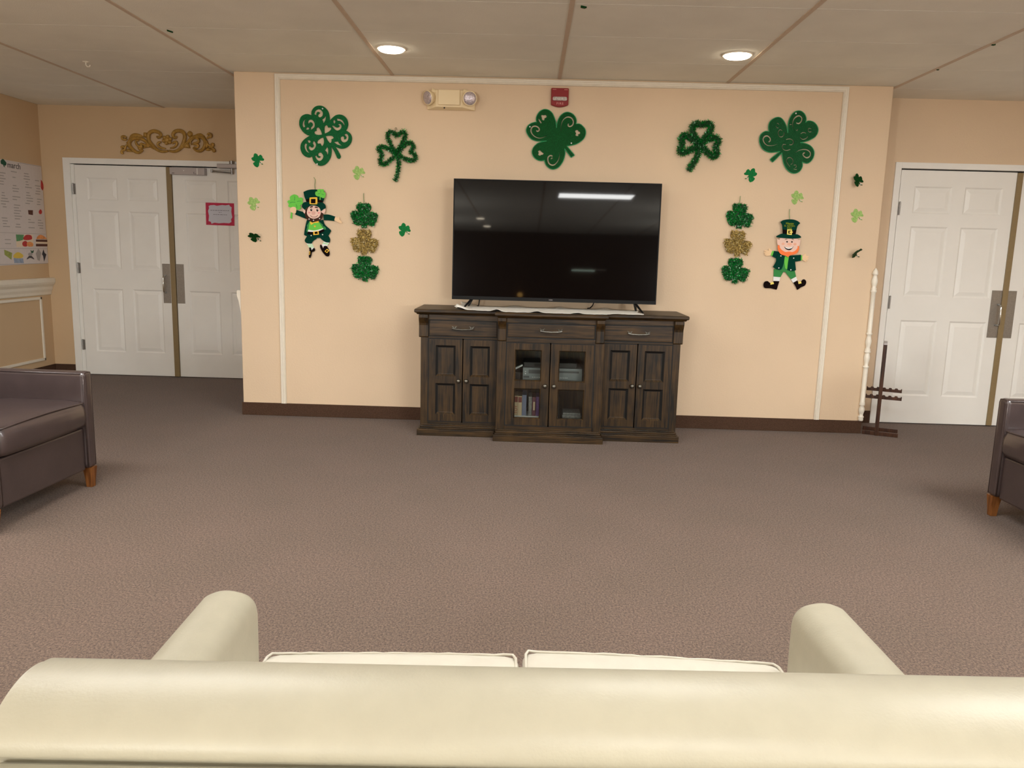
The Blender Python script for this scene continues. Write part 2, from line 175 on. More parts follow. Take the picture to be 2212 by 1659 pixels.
def wood(name, dark, light, axis, rough=.42, scale=1., bump=.15):
    """streaky open grain running along one axis"""
    m, nt, b = base(name); b.inputs['Roughness'].default_value = rough; b.inputs['Specular IOR Level'].default_value = .35
    tc = nt.nodes.new('ShaderNodeTexCoord'); mp = nt.nodes.new('ShaderNodeMapping')
    sc = [55*scale, 55*scale, 55*scale]; sc['xyz'.index(axis)] = 3.2*scale
    mp.inputs['Scale'].default_value = sc
    nt.links.new(tc.outputs['Object'], mp.inputs['Vector'])
    n = nt.nodes.new('ShaderNodeTexNoise'); n.inputs['Scale'].default_value = 1; n.inputs['Detail'].default_value = 6; n.inputs['Distortion'].default_value = 1.1
    nt.links.new(mp.outputs['Vector'], n.inputs['Vector'])
    n2 = nt.nodes.new('ShaderNodeTexNoise'); n2.inputs['Scale'].default_value = 9
    nt.links.new(tc.outputs['Object'], n2.inputs['Vector'])
    mx = nt.nodes.new('ShaderNodeMath'); mx.operation = 'MULTIPLY_ADD'; mx.inputs[1].default_value = .35; 
    nt.links.new(n2.outputs['Fac'], mx.inputs[0]); nt.links.new(n.outputs['Fac'], mx.inputs[2])
    r = nt.nodes.new('ShaderNodeValToRGB'); r.color_ramp.elements[0].position = .5; r.color_ramp.elements[1].position = .86
    r.color_ramp.elements[0].color = (*lin(dark), 1); r.color_ramp.elements[1].color = (*lin(light), 1)
    nt.links.new(mx.outputs[0], r.inputs['Fac']); nt.links.new(r.outputs['Color'], b.inputs['Base Color'])
    bp = nt.nodes.new('ShaderNodeBump'); bp.inputs['Strength'].default_value = bump; bp.inputs['Distance'].default_value = .002
    nt.links.new(n.outputs['Fac'], bp.inputs['Height']); nt.links.new(bp.outputs['Normal'], b.inputs['Normal'])
    return m
def tinsel_mat(name, dark, mid, hi):
    """shiny film, each strand its own shade"""
    m, nt, b = base(name); b.inputs['Roughness'].default_value = .3; b.inputs['Metallic'].default_value = .3
    g = nt.nodes.new('ShaderNodeNewGeometry'); r = nt.nodes.new('ShaderNodeValToRGB'); e = r.color_ramp.elements
    e[0].position = 0; e[0].color = (*lin(dark), 1); e[1].position = .93; e[1].color = (*lin(mid), 1)
    x = e.new(.965); x.color = (*lin(hi), 1)  # palest few strands paint the sparkle glints into the colour
    nt.links.new(g.outputs['Random Per Island'], r.inputs['Fac']); nt.links.new(r.outputs['Color'], b.inputs['Base Color'])
    return m
def glitter(name, c, hi, scale=700):
    m, nt, b = base(name); b.inputs['Roughness'].default_value = .6; b.inputs['Specular IOR Level'].default_value = .15
    tc = nt.nodes.new('ShaderNodeTexCoord'); v = nt.nodes.new('ShaderNodeTexVoronoi'); v.inputs['Scale'].default_value = scale
    nt.links.new(tc.outputs['Object'], v.inputs['Vector'])
    s = nt.nodes.new('ShaderNodeSeparateColor'); nt.links.new(v.outputs['Color'], s.inputs['Color'])
    r = nt.nodes.new('ShaderNodeValToRGB'); e = r.color_ramp.elements
    e[0].position = .1; e[0].color = (*lin([k*.8 for k in c]), 1); e[1].position = .9; e[1].color = (*lin(c), 1)
    x = e.new(.97); x.color = (*lin(hi), 1)
    nt.links.new(s.outputs['Red'], r.inputs['Fac']); nt.links.new(r.outputs['Color'], b.inputs['Base Color'])
    return m
def carpet_mat():
    m, nt, b = base('brown cut pile carpet'); b.inputs['Roughness'].default_value = .95; b.inputs['Specular IOR Level'].default_value = .1
    b.inputs['Sheen Weight'].default_value = .15
    tc = nt.nodes.new('ShaderNodeTexCoord')
    mp = nt.nodes.new('ShaderNodeMapping'); mp.inputs['Scale'].default_value = (1, .8, 1)
    nt.links.new(tc.outputs['Object'], mp.inputs['Vector'])
    n = nt.nodes.new('ShaderNodeTexNoise'); n.inputs['Scale'].default_value = 130; n.inputs['Detail'].default_value = 5; n.inputs['Roughness'].default_value = .95
    nt.links.new(mp.outputs['Vector'], n.inputs['Vector'])
    r = nt.nodes.new('ShaderNodeValToRGB'); e = r.color_ramp.elements
    e[0].position = .36; e[0].color = (*lin((40, 27, 18)), 1); e[1].position = .64; e[1].color = (*lin((154, 130, 114)), 1)
    x = e.new(.5); x.color = (*lin((107, 88, 76)), 1)
    nt.links.new(n.outputs['Fac'], r.inputs['Fac'])
    n2 = nt.nodes.new('ShaderNodeTexNoise'); n2.inputs['Scale'].default_value = 2.2; n2.inputs['Detail'].default_value = 3
    nt.links.new(tc.outputs['Object'], n2.inputs['Vector'])
    r2 = nt.nodes.new('ShaderNodeValToRGB'); r2.color_ramp.elements[0].position = .3; r2.color_ramp.elements[1].position = .7
    r2.color_ramp.elements[0].color = (.90, .90, .87, 1); r2.color_ramp.elements[1].color = (1, .98, .97, 1)
    nt.links.new(n2.outputs['Fac'], r2.inputs['Fac'])
    mx = nt.nodes.new('ShaderNodeMix'); mx.data_type = 'RGBA'; mx.blend_type = 'MULTIPLY'; mx.inputs['Factor'].default_value = 1
    nt.links.new(r.outputs['Color'], mx.inputs['A']); nt.links.new(r2.outputs['Color'], mx.inputs['B'])
    nt.links.new(mx.outputs['Result'], b.inputs['Base Color'])
    bp = nt.nodes.new('ShaderNodeBump'); bp.inputs['Strength'].default_value = .7; bp.inputs['Distance'].default_value = .006
    nt.links.new(n.outputs['Fac'], bp.inputs['Height']); nt.links.new(bp.outputs['Normal'], b.inputs['Normal'])
    return m
def emissive(name, c, s):
    m = bpy.data.materials.new(name); m.use_nodes = True; nt = m.node_tree; nt.nodes.clear()
    e = nt.nodes.new('ShaderNodeEmission'); e.inputs['Color'].default_value = (*c, 1); e.inputs['Strength'].default_value = s
    o = nt.nodes.new('ShaderNodeOutputMaterial'); nt.links.new(e.outputs[0], o.inputs['Surface']); return m
def glass_mat():
    m = bpy.data.materials.new('thin clear cabinet glass'); m.use_nodes = True; nt = m.node_tree; nt.nodes.clear()
    t = nt.nodes.new('ShaderNodeBsdfTransparent'); t.inputs['Color'].default_value = (.93, .96, .95, 1)
    g = nt.nodes.new('ShaderNodeBsdfGlossy'); g.inputs['Roughness'].default_value = .05
    f = nt.nodes.new('ShaderNodeFresnel'); f.inputs['IOR'].default_value = 1.5
    x = nt.nodes.new('ShaderNodeMixShader'); o = nt.nodes.new('ShaderNodeOutputMaterial')
    nt.links.new(f.outputs[0], x.inputs[0]); nt.links.new(t.outputs[0], x.inputs[1]); nt.links.new(g.outputs[0], x.inputs[2]); nt.links.new(x.outputs[0], o.inputs['Surface'])
    return m

M = dict(
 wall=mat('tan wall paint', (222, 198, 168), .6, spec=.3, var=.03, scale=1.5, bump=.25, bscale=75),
 wall_dim=mat('tan wall paint with painted alcove shade', (208, 180, 144), .6, spec=.3, var=.03, scale=1.5, bump=.2, bscale=75),  # same tan paint, darkened to put the alcove shade into the colour
 tile=mat('off white ceiling tile', (240, 238, 228), .9, spec=.1, var=.04, scale=2.5, bump=.3, bscale=150),
 tbar=mat('cream ceiling grid bar', (206, 186, 166), .6, var=.02),
 seam=mat('dark ceiling void', (120, 105, 92), .9),
 trim=mat('cream gloss trim paint', (232, 224, 208), .4, var=.02),
 door=mat('white door paint', (242, 241, 236), .42, var=.015, scale=6, bump=.06, bscale=120),
 astragal=mat('tan metal astragal', (140, 120, 84), .5, var=.04),
 void=mat('painted shade behind doors', (26, 16, 12), .9),
 baseb=mat('brown carpet base strip', (78, 58, 46), .95, spec=.1, var=.3, scale=180, bump=.5, bscale=200),
 carpet=carpet_mat(),
 steel=mat('brushed steel', (150, 147, 143), .38, metal=.75, var=.08, scale=90),
 chrome=mat('polished metal', (205, 205, 200), .18, metal=1.),
 alum=mat('silver lacquer', (178, 172, 172), .4, metal=.3),
 black=mat('black plastic', (14, 14, 15), .4),
 gloss_black=mat('black glossy bezel', (6, 6, 7), .5, spec=.2),
 screen=mat('dark television glass', (1, 1, 2), .03, spec=.33, coat=.05),
 wood_z=wood('dark walnut upright grain', (15, 9, 3), (68, 48, 20), 'z'),
 wood_x=wood('dark walnut level grain', (16, 10, 3), (72, 51, 23), 'x'),
 recess_shade=mat('painted recess shade', (7, 5, 3), .7),  # shade painted on top and side panel bevels and in the gaps
 pewter=mat('antique pewter', (110, 108, 100), .3, metal=.9, var=.2, scale=150),
 glass=glass_mat(),
 grey_dk=mat('dark grey plastic', (64, 68, 68), .45), grey_pl=mat('grey metallic plastic', (120, 126, 126), .4, metal=.2),  # darker grey for the player's slot, tray and display
 white=mat('white paper', (232, 232, 228), .7, var=.02),
 lace=mat('white lace cloth', (252, 250, 242), .85, var=.05, scale=300, bump=.5, bscale=400),
 leather=mat('brown leather', (66, 54, 53), .34, spec=.7, var=.12, scale=12, bump=.12, bscale=260, coat=.35),
 leg=wood('orange brown leg wood', (92, 52, 22), (150, 96, 50), 'z', .4, .8, .05),
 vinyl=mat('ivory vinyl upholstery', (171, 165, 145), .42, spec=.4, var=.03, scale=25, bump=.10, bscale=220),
 vinyl_seat=mat('ivory vinyl lightened against shade', (201, 195, 180), .45, spec=.4, var=.03, scale=25, bump=.08, bscale=220), vinyl_d=mat('ivory vinyl seam', (205, 196, 172), .5),  # seat vinyl painted lighter to offset the shade between arms and back
 green=glitter('green glitter board', (2, 98, 46), (40, 160, 95)),
 green_b=glitter('deep green glitter board', (0, 80, 28), (16, 130, 62)),
 green_c=glitter('soft green glitter board', (10, 84, 40), (50, 140, 84)),
 green_rim=mat('bright green glitter edge', (30, 150, 90), .35, var=.3, scale=300),
 mid_green=glitter('emerald foil', (0, 122, 56), (20, 180, 95), 500),
 dark_green=glitter('dark green foil', (0, 62, 16), (8, 96, 38), 500),
 lime_foil=glitter('lime glitter foil', (168, 208, 118), (235, 245, 170), 420),
 tin_g=tinsel_mat('green tinsel', (0, 56, 16), (2, 168, 64), (205, 255, 225)),
 tin_y=tinsel_mat('gold tinsel', (132, 104, 38), (244, 220, 142), (255, 252, 228)),
 core_g=mat('tinsel core green', (4, 60, 20), .6), core_y=mat('tinsel core gold', (120, 98, 40), .6),
 wire=mat('dull wire', (120, 115, 90), .4, metal=.6), cord=mat('green cord', (120, 150, 100), .8),
 f_dark=mat('bottle green felt', (4, 58, 46), .9, spec=.1), f_mid=mat('mid green felt', (62, 140, 78), .9, spec=.1), f_lime=mat('lime felt', (112, 206, 84), .9, spec=.1),
 f_pale=mat('pale green felt', (176, 230, 168), .9), f_skin=mat('pink skin felt', (240, 205, 190), .9, spec=.1), f_hand=mat('peach felt', (240, 208, 168), .9, spec=.1),
 f_nose=mat('rosy felt', (228, 178, 164), .9), f_cheek=mat('pink felt', (236, 150, 150), .9), f_peach=mat('peach blush felt', (242, 184, 158), .9),
 f_brown=mat('brown felt', (58, 28, 12), .9), f_black=mat('black felt', (18, 8, 8), .9, spec=.1), f_yellow=mat('yellow felt', (244, 196, 70), .9), f_pyellow=mat('pale yellow felt', (246, 228, 120), .9),
 f_orange=mat('orange felt', (255, 130, 70), .9), f_white=mat('white felt', (238, 240, 240), .9), f_text=mat('yellow green print', (150, 170, 20), .9), f_line=mat('brown print', (110, 66, 60), .9),
 gold=mat('antique gold plaster', (178, 138, 64), .45, metal=.1, var=.25, scale=45, bump=.2, bscale=90),
 red=mat('red plastic', (138, 12, 12), .4), red_text=mat('faded white print', (226, 160, 150), .7),
 lens=mat('clear strobe lens', (230, 228, 222), .08, metal=.5, var=.35, scale=120), lamp_lens=mat('ribbed lamp lens', (196, 186, 192), .15, metal=.45, var=.3, scale=110, bump=.5, bscale=130),
 cream=mat('cream plastic', (236, 216, 176), .45), 
 pink=mat('crimson card', (196, 52, 84), .8, var=.08), note=mat('pale blue paper', (206, 208, 220), .8), ink=mat('grey ink', (120, 120, 132), .8),
 poster=mat('white poster paper', (216, 208, 206), .6, var=.02), ink_d=mat('dark ink', (86, 80, 82), .8),
 p_red=mat('print red', (190, 50, 50), .6, var=.2), p_orange=mat('print orange', (226, 150, 90), .6, var=.2), p_green=mat('print green', (90, 150, 100), .6, var=.2), p_pale=mat('print cream', (232, 214, 190), .6), p_brown=mat('print brown', (86, 46, 36), .6), p_olive=mat('print olive', (150, 160, 80), .6, var=.2), p_blue=mat('print blue grey', (150, 165, 190), .6, var=.2), p_dark=mat('print navy', (40, 42, 60), .6), p_yel=mat('print yellow', (226, 196, 80), .6), p_gray=mat('print grey', (168, 162, 160), .6), p_dgreen=mat('print deep green', (10, 80, 56), .6), 
 white_wood=mat('white gloss turned wood', (238, 232, 218), .35, var=.02), dk_wood=wood('dark stained rack wood', (40, 22, 14), (84, 52, 34), 'z', .45),
 dl_emit=emissive('warm lamp disc', (1, .86, .66), 22), tr_dim=emissive('dim cool tube diffuser', (1, 1, .98), 34.), tr_emit=emissive('cool tube diffuser', (1, 1, .98), 26.), bar_emit=emissive('greenish tube', (.75, 1, .85), 8), glow_emit=emissive('amber bulb', (1, .55, .15), 5),
 tape_a=mat('maroon cardboard', (120, 52, 44), .6), tape_b=mat('beige cardboard', (196, 172, 138), .6), tape_c=mat('slate blue cardboard', (110, 116, 140), .6), tape_d=mat('grey cardboard', (120, 118, 114), .6, var=.4, scale=60), tape_e=mat('plum cardboard', (96, 44, 56), .6), tape_f=mat('violet cardboard', (104, 66, 124), .6, var=.3, scale=60), tape_t=mat('red print', (170, 70, 50), .6),
)

M['screen'].node_tree.nodes['Principled BSDF'].inputs['Coat Roughness'].default_value = .16

# ---------------------------------------------------------------- mesh helpers
class MB:
    def __init__(s): s.v = []; s.f = []
    def add(s, vs, fs):
        o = len(s.v); s.v += [tuple(v) for v in vs]; s.f += [tuple(i+o for i in f) for f in fs]; return s
    def box(s, x0, x1, y0, y1, z0, z1):
        return s.add([(x0,y0,z0),(x1,y0,z0),(x1,y1,z0),(x0,y1,z0),(x0,y0,z1),(x1,y0,z1),(x1,y1,z1),(x0,y1,z1)],
                     [(0,3,2,1),(4,5,6,7),(0,1,5,4),(1,2,6,5),(2,3,7,6),(3,0,4,7)])
    def quad(s, a, b, c, d): return s.add([a,b,c,d], [(0,1,2,3)])
    def rings(s, rs, cap0=True, cap1=True, closed=True):
        n = len(rs[0]); vs = [p for r in rs for p in r]; fs = []
        for i in range(len(rs)-1):
            for j in range(n if closed else n-1):
                k = (j+1) % n; fs.append((i*n+j, i*n+k, (i+1)*n+k, (i+1)*n+j))
        if cap0: fs.append(tuple(range(n-1,-1,-1)))
        if cap1: fs.append(tuple(range((len(rs)-1)*n, len(rs)*n)))
        return s.add(vs, fs)
    def prism(s, poly, axis, a, b):
        """2-D outline swept along an axis from a to b"""
        f = {'x': lambda p,t: (t,p[0],p[1]), 'y': lambda p,t: (p[0],t,p[1]), 'z': lambda p,t: (p[0],p[1],t)}[axis]
        return s.rings([[f(p,a) for p in poly],[f(p,b) for p in poly]])
    def tube(s, path, r, n=8, cap=True):
        path = [Vector(p) for p in path]; rs = []
        rad = r if isinstance(r, (list,tuple)) else [r]*len(path)
        up = Vector((0,0,1)); prev = None
        for i, p in enumerate(path):
            t = (path[min(i+1,len(path)-1)]-path[max(i-1,0)]).normalized()
            if prev is None:
                a = t.cross(up)
                if a.length < .1: a = t.cross(Vector((1,0,0)))
                a.normalize()
            else:
                a = prev - t*prev.dot(t)
                a.normalize()
            prev = a; b = t.cross(a)
            rs.append([p+(a*math.cos(2*PI*k/n)+b*math.sin(2*PI*k/n))*rad[i] for k in range(n)])
        return s.rings(rs, cap, cap)
    def lathe(s, prof, c=(0,0,0), n=20, axis=Vector((0,0,1))):
        """profile of (radius, height) turned about an axis through c"""
        axis = Vector(axis).normalized(); a = axis.cross(Vector((1,0,0)))
        if a.length < .1: a = axis.cross(Vector((0,1,0)))
        a.normalize(); b = axis.cross(a); c = Vector(c)
        return s.rings([[c+axis*h+(a*math.cos(2*PI*k/n)+b*math.sin(2*PI*k/n))*max(r,1e-4) for k in range(n)] for r,h in prof])
    def panelled(s, xs, zs, panels, yf, rings, dark=None):
        """front face cut into a grid; cells in `panels` get inset rings (inset, depth) and a cap; rings None leaves them open"""
        for i in range(len(xs)-1):
            for j in range(len(zs)-1):
                x0,x1,z0,z1 = xs[i],xs[i+1],zs[j],zs[j+1]
                if (i,j) not in panels:
                    s.quad((x0,yf,z0),(x1,yf,z0),(x1,yf,z1),(x0,yf,z1)); continue
                if rings is None: continue
                rr = [(0,0)]+rings
                rs = [[(x0+d,yf+y,z0+d),(x1-d,yf+y,z0+d),(x1-d,yf+y,z1-d),(x0+d,yf+y,z1-d)] for d,y in rr]
                k0 = len(s.f); s.rings(rs, False, True)
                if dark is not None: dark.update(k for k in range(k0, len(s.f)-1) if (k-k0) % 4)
        return s
def wpos(o):
    p = Vector((0,0,0))
    while o is not None: p += o.location; o = o.parent
    return p
def obj(name, mb, m, parent=None, bevel=0, smooth=False, seg=2, weld=False, subd=0, dark=None):
    off = wpos(parent) if parent else Vector((0,0,0))
    me = bpy.data.meshes.new(name)
    me.from_pydata([tuple(Vector(v)-off) for v in mb.v], [], mb.f)
    me.validate(); me.update()
    bm = bmesh.new(); bm.from_mesh(me)
    if weld: bmesh.ops.remove_doubles(bm, verts=bm.verts, dist=1e-5)
    bmesh.ops.recalc_face_normals(bm, faces=bm.faces)
    bm.to_mesh(me); bm.free()
    if dark:
        for k in dark: me.polygons[k].material_index = 1
    for mm in (m if isinstance(m, (list,tuple)) else [m]): me.materials.append(mm)
    o = bpy.data.objects.new(name, me); COL.objects.link(o)
    if parent: o.parent = parent
    if bevel:
        b = o.modifiers.new('edge', 'BEVEL'); b.width = bevel; b.segments = seg; b.limit_method = 'ANGLE'; b.angle_limit = .6
    if subd:
        b = o.modifiers.new('soft', 'SUBSURF'); b.levels = subd; b.render_levels = subd
    if smooth:
        for p in me.polygons: p.use_smooth = True
    return o
def thing(name, label, cat, loc=(0,0,0), group=None):
    o = bpy.data.objects.new(name, None); COL.objects.link(o); o.location = loc; o.empty_display_size = .05
    return tag(o, label, cat, group)
def tag(o, label, cat, group=None):
    o['label'] = label; o['category'] = cat
    if group: o['group'] = group
    return o
def struct(name, mb, m, parent=None, **k):
    o = obj(name, mb, m, parent, **k); o['kind'] = 'structure'; return o

def pts(s):
    out = []
    for t in s.split():
        x, z = t.rstrip('!').split(','); out.append((float(x)/1000, float(z)/1000, t.endswith('!')))
    return out
def smooth_loop(s, sub=5, closed=True):
    """rounded outline through the points; points marked ! stay sharp"""
    P = pts(s); n = len(P); out = []
    for i in range(n if closed else n-1):
        a, b = P[i], P[(i+1)%n]
        p0 = P[(i-1)%n] if (closed or i) else a; p3 = P[(i+2)%n] if (closed or i+2 < n) else b
        if a[2]: p0 = (2*a[0]-b[0], 2*a[1]-b[1]) if b[2] else a
        if b[2]: p3 = (2*b[0]-a[0], 2*b[1]-a[1]) if a[2] else b
        k = 1 if (a[2] and b[2]) else sub
        for q in range(k):
            t = q/k; t2, t3 = t*t, t*t*t
            out.append(tuple(.5*(2*a[d]+(b[d]-p0[d])*t+(2*p0[d]-5*a[d]+4*b[d]-p3[d])*t2+(3*a[d]-p0[d]-3*b[d]+p3[d])*t3) for d in (0,1)))
    if not closed: out.append(P[-1][:2])
    return out
def stroke(path, w, taper=True):
    """a curling line as a closed outline of width w"""
    L, Rr = [], []; n = len(path)
    for i in range(n):
        a, b = path[max(i-1,0)], path[min(i+1,n-1)]; d = math.hypot(b[0]-a[0], b[1]-a[1]) or 1
        nx, nz = -(b[1]-a[1])/d, (b[0]-a[0])/d
        k = w/2*(min(1, .12+2.2*i/n) if taper else 1)
        L.append((path[i][0]+nx*k, path[i][1]+nz*k)); Rr.append((path[i][0]-nx*k, path[i][1]-nz*k))
    return L+Rr[::-1]
FRONT = lambda y: (lambda p: (p.x, y-p.z, p.y))          # outline stands on a wall facing the room
def plate(name, loops, m, parent, y, th, to=None, bevel=0):
    """flat cut-out with holes, thickness th, its back at depth y"""
    cu = bpy.data.curves.new(name, 'CURVE'); cu.dimensions = '2D'; cu.fill_mode = 'BOTH'; cu.extrude = th/2
    if bevel: cu.bevel_depth = bevel; cu.bevel_resolution = 1; cu.offset = -bevel
    for lp in loops:
        sp = cu.splines.new('POLY'); sp.points.add(len(lp)-1)
        for p, q in zip(sp.points, lp): p.co = (q[0], q[1], 0, 1)
        sp.use_cyclic_u = True
    t = bpy.data.objects.new('tmp', cu); COL.objects.link(t)
    me = bpy.data.meshes.new_from_object(t.evaluated_get(bpy.context.evaluated_depsgraph_get()))
    bpy.data.objects.remove(t); bpy.data.curves.remove(cu)
    me.name = name; off = wpos(parent) if parent else Vector((0,0,0))
    f = to or FRONT(y-th/2)
    for v in me.vertices: v.co = Vector(f(v.co))-off
    bm = bmesh.new(); bm.from_mesh(me); bmesh.ops.remove_doubles(bm, verts=bm.verts, dist=1e-6)
    bmesh.ops.recalc_face_normals(bm, faces=bm.faces); bm.to_mesh(me); bm.free()
    me.materials.clear(); me.materials.append(m)
    o = bpy.data.objects.new(name, me); COL.objects.link(o)
    if parent: o.parent = parent
    return o
def lettering(name, text, size, m, parent, to, space=1., align='CENTER', shear=0, th=.0006):
    cu = bpy.data.curves.new(name, 'FONT'); cu.body = text; cu.size = size; cu.align_x = align; cu.extrude = th; cu.space_character = space; cu.shear = shear; cu.space_line = .85
    cu.resolution_u = 3
    t = bpy.data.objects.new('tmp', cu); COL.objects.link(t)
    me = bpy.data.meshes.new_from_object(t.evaluated_get(bpy.context.evaluated_depsgraph_get()))
    bpy.data.objects.remove(t); bpy.data.curves.remove(cu); me.name = name
    off = wpos(parent) if parent else Vector((0,0,0))
    for v in me.vertices: v.co = Vector(to(v.co))-off
    me.materials.clear(); me.materials.append(m)
    o = bpy.data.objects.new(name, me); COL.objects.link(o); o.parent = parent
    return o
def rrect(x0, x1, y0, y1, r, n=5):
    out = []
    for cx, cy, a in ((x1-r,y1-r,0),(x0+r,y1-r,PI/2),(x0+r,y0+r,PI),(x1-r,y0+r,1.5*PI)):
        for k in range(n+1): out.append((cx+r*math.cos(a+PI/2*k/n), cy+r*math.sin(a+PI/2*k/n)))
    return out
def refine(P, k=4):
    """rounder open polyline of (a, b) through the same points"""
    return smooth_loop(' '.join(f'{a*1000},{b*1000}' for a, b in P), k, False)
def circle(cx, cy, r, n=14): return [(cx+r*math.cos(2*PI*k/n), cy+r*math.sin(2*PI*k/n)) for k in range(n)]
def centre(lp): 
    xs = [p[0] for p in lp]; zs = [p[1] for p in lp]; return (min(xs)+max(xs))/2, (min(zs)+max(zs))/2

# ---------------------------------------------------------------- room
H = 2.5676                      # ceiling height
XL, XR = -2.2677, 2.5357        # ends of the projecting centre wall
YL, YR = 1.637, .424            # back walls of the left and right alcoves
XW, XE, YB = -4.74, 6.2, -14.3  # side walls and rear wall
GX, GY, TX, TY = -1.0982, -.541, 1.2192, .6096   # ceiling grid

struct('floor', MB().box(XW-.1, XE+.1, YB-.1, YL+.5, -.05, 0), M['carpet'])
struct('ceiling_backing', MB().box(XW-.1, XE+.1, YB-.1, YL+.5, H+.012, H+.06), M['seam'])
c = MB()
for k in range(-5, 8):
    for j in range(-4, 24):
        x0, x1, y1 = GX+k*TX, GX+(k+1)*TX, GY-j*TY; y0 = y1-TY
        x0, x1 = max(x0, XW), min(x1, XE); y0, y1 = max(y0, YB), min(y1, YL+.02)
        if x1-x0 < .05 or y1-y0 < .03: continue
        g = .0022
        c.rings([[(x0+g,y0+g,H+.012),(x1-g,y0+g,H+.012),(x1-g,y1-g,H+.012),(x0+g,y1-g,H+.012)],
                 [(x0+g,y0+g,H+.0),(x1-g,y0+g,H+.0),(x1-g,y1-g,H+.0),(x0+g,y1-g,H+.0)]], False, True)
struct('ceiling', c, M['tile'])
g = MB()
for k in range(-2, 6):
    x = GX+k*TX; y1 = 0 if XL-.02 < x < XR+.02 else (YL if x < 0 else YR)
    g.box(x-.0125, x+.0125, YB, y1, H-.004, H+.004)
struct('ceiling_grid', g, M['tbar'])

struct('wall_center', MB().box(XL, XR, 0, .12, 0, H), M['wall'], bevel=.006)
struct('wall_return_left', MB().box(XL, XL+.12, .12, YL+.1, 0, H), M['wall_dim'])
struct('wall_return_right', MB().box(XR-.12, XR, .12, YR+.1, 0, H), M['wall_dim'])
LO, LI, LT, LTI = -4.529, -4.462, 2.089, 2.036      # left frame: outer side, inner side, outer top, inner top
LRO, LRI = -2.49, -2.55
w = MB(); w.box(XW, LO+.03, YL, YL+.1, 0, H); w.box(LO+.03, LRO-.03, YL, YL+.1, LT-.03, H); w.box(LRO-.03, XL, YL, YL+.1, 0, H)
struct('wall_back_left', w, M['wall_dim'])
RO, RI, RT, RTI = 2.788, 2.836, 2.089, 2.043
RRO, RRI = 4.80, 4.75
w = MB(); w.box(XR, RO+.03, YR, YR+.1, 0, H); w.box(RO+.03, RRO-.03, YR, YR+.1, RT-.03, H); w.box(RRO-.03, XE, YR, YR+.1, 0, H)
struct('wall_back_right', w, M['wall'])
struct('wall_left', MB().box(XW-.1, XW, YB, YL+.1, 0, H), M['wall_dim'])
struct('wall_right', MB().box(XE, XE+.1, YB, YR+.1, 0, H), M['wall'])
struct('wall_rear', MB().box(XW, XE, YB-.1, YB, 0, H), mat('brown rear wall', (96, 72, 56), .8, var=.05, scale=2))
struct('baseboard_center', MB().box(XL-.008, XR+.008, -.01, .0, 0, .1), M['baseb'], bevel=.003)
struct('baseboard_left', MB().box(XW, XW+.01, YB, YL, 0, .1), M['baseb'])
struct('baseboard_back_left', MB().box(XW, LO, YL-.01, YL, 0, .1), M['baseb'])
struct('baseboard_back_right', MB().box(XR, RO-.002, YR-.01, YR, 0, .1), M['baseb'])

# picture frame moulding on the centre wall
MP = [(0,0),(.0,-.012),(.004,-.016),(.012,-.013),(.016,-.018),(.026,-.018),(.030,-.013),(.036,-.016),(.040,-.010),(.040,0)]
FX0, FX1, FZ = -1.964, 2.214, 2.5565       # outer edge; corners are mitred
struct('trim_1', MB().rings([[(FX0+p, y, .1) for p, y in MP], [(FX0+p, y, FZ-p) for p, y in MP]]), M['trim'])
struct('trim_2', MB().rings([[(FX1-p, y, .1) for p, y in MP], [(FX1-p, y, FZ-p) for p, y in MP]]), M['trim'])
struct('trim_3', MB().rings([[(FX0+p, y, FZ-p) for p, y in MP], [(FX1-p, y, FZ-p) for p, y in MP]]), M['trim'])
# chair rail, panel moulding on the left wall, chair rail end on the hidden return of the centre wall
CR = [(0,.782),(.012,.79),(.016,.815),(.028,.84),(.032,.866),(.052,.892),(.060,.91),(.060,.94),(.052,.95),(0,.95)]
struct('trim_4', MB().prism([(XW+a, z) for a, z in CR], 'y', -8, 1.632), M['trim'])
b = MB()
for (y0,y1,z0,z1) in ((-.6,1.475,.745,.772),(-.6,1.475,.158,.185),(1.448,1.475,.158,.772),(-.6,-.573,.158,.772)):
    b.box(XW, XW+.014, y0, y1, z0, z1)
struct('trim_5', b, M['trim'], bevel=.005)
struct('trim_6', MB().prism([(XL-a*.5, z+.02) for a, z in CR], 'y', .01, 1.6), M['trim'])

# ---------------------------------------------------------------- double doors
PR = [(.012,.009),(.016,.009),(.046,.0015)]
def leaf(name, x0, x1, yf, z1, mirror=False):
    W = x1-x0
    xs = [x0, x0+W*.127, x0+W*.455, x0+W*.565, x0+W*.893, x1]
    if mirror: xs = [x0]+[x0+x1-v for v in xs[::-1]][1:-1]+[x1]
    zs = [.008, .235, .855, 1.045, 1.60, 1.70, 1.91, z1]
    b = MB(); b.panelled(xs, zs, {(i,j) for i in (1,3) for j in (1,3,5)}, yf, PR)
    b.box(x0, x1, yf+.012, yf+.044, .008, z1)
    b.rings([[(x0,yf,.008),(x1,yf,.008),(x1,yf,z1),(x0,yf,z1)],[(x0,yf+.044,.008),(x1,yf+.044,.008),(x1,yf+.044,z1),(x0,yf+.044,z1)]], False, False)
    return struct(name, b, M['door'])
def frame(name, o, i, ri, ro, t, ti, y, m):
    b = MB(); b.box(o, i, y-.014, y+.07, 0, t); b.box(ri, ro, y-.014, y+.07, 0, t); b.box(i, ri, y-.014, y+.07, ti, t)
    f = struct(name, b, M['door'], bevel=.002)
    return f
frame('trim_7', LO, LI, LRI, LRO, LT, LTI, YL, 0)
frame('trim_8', RO, RI, RRI, RRO, RT, RTI, YR, 0)
struct('dark_backing_left_doors', MB().box(LO, LRO, YL+.101, YL+.11, 0, LT), M['void'])  # dark sheets painting in the shade seen through both pairs' door gaps
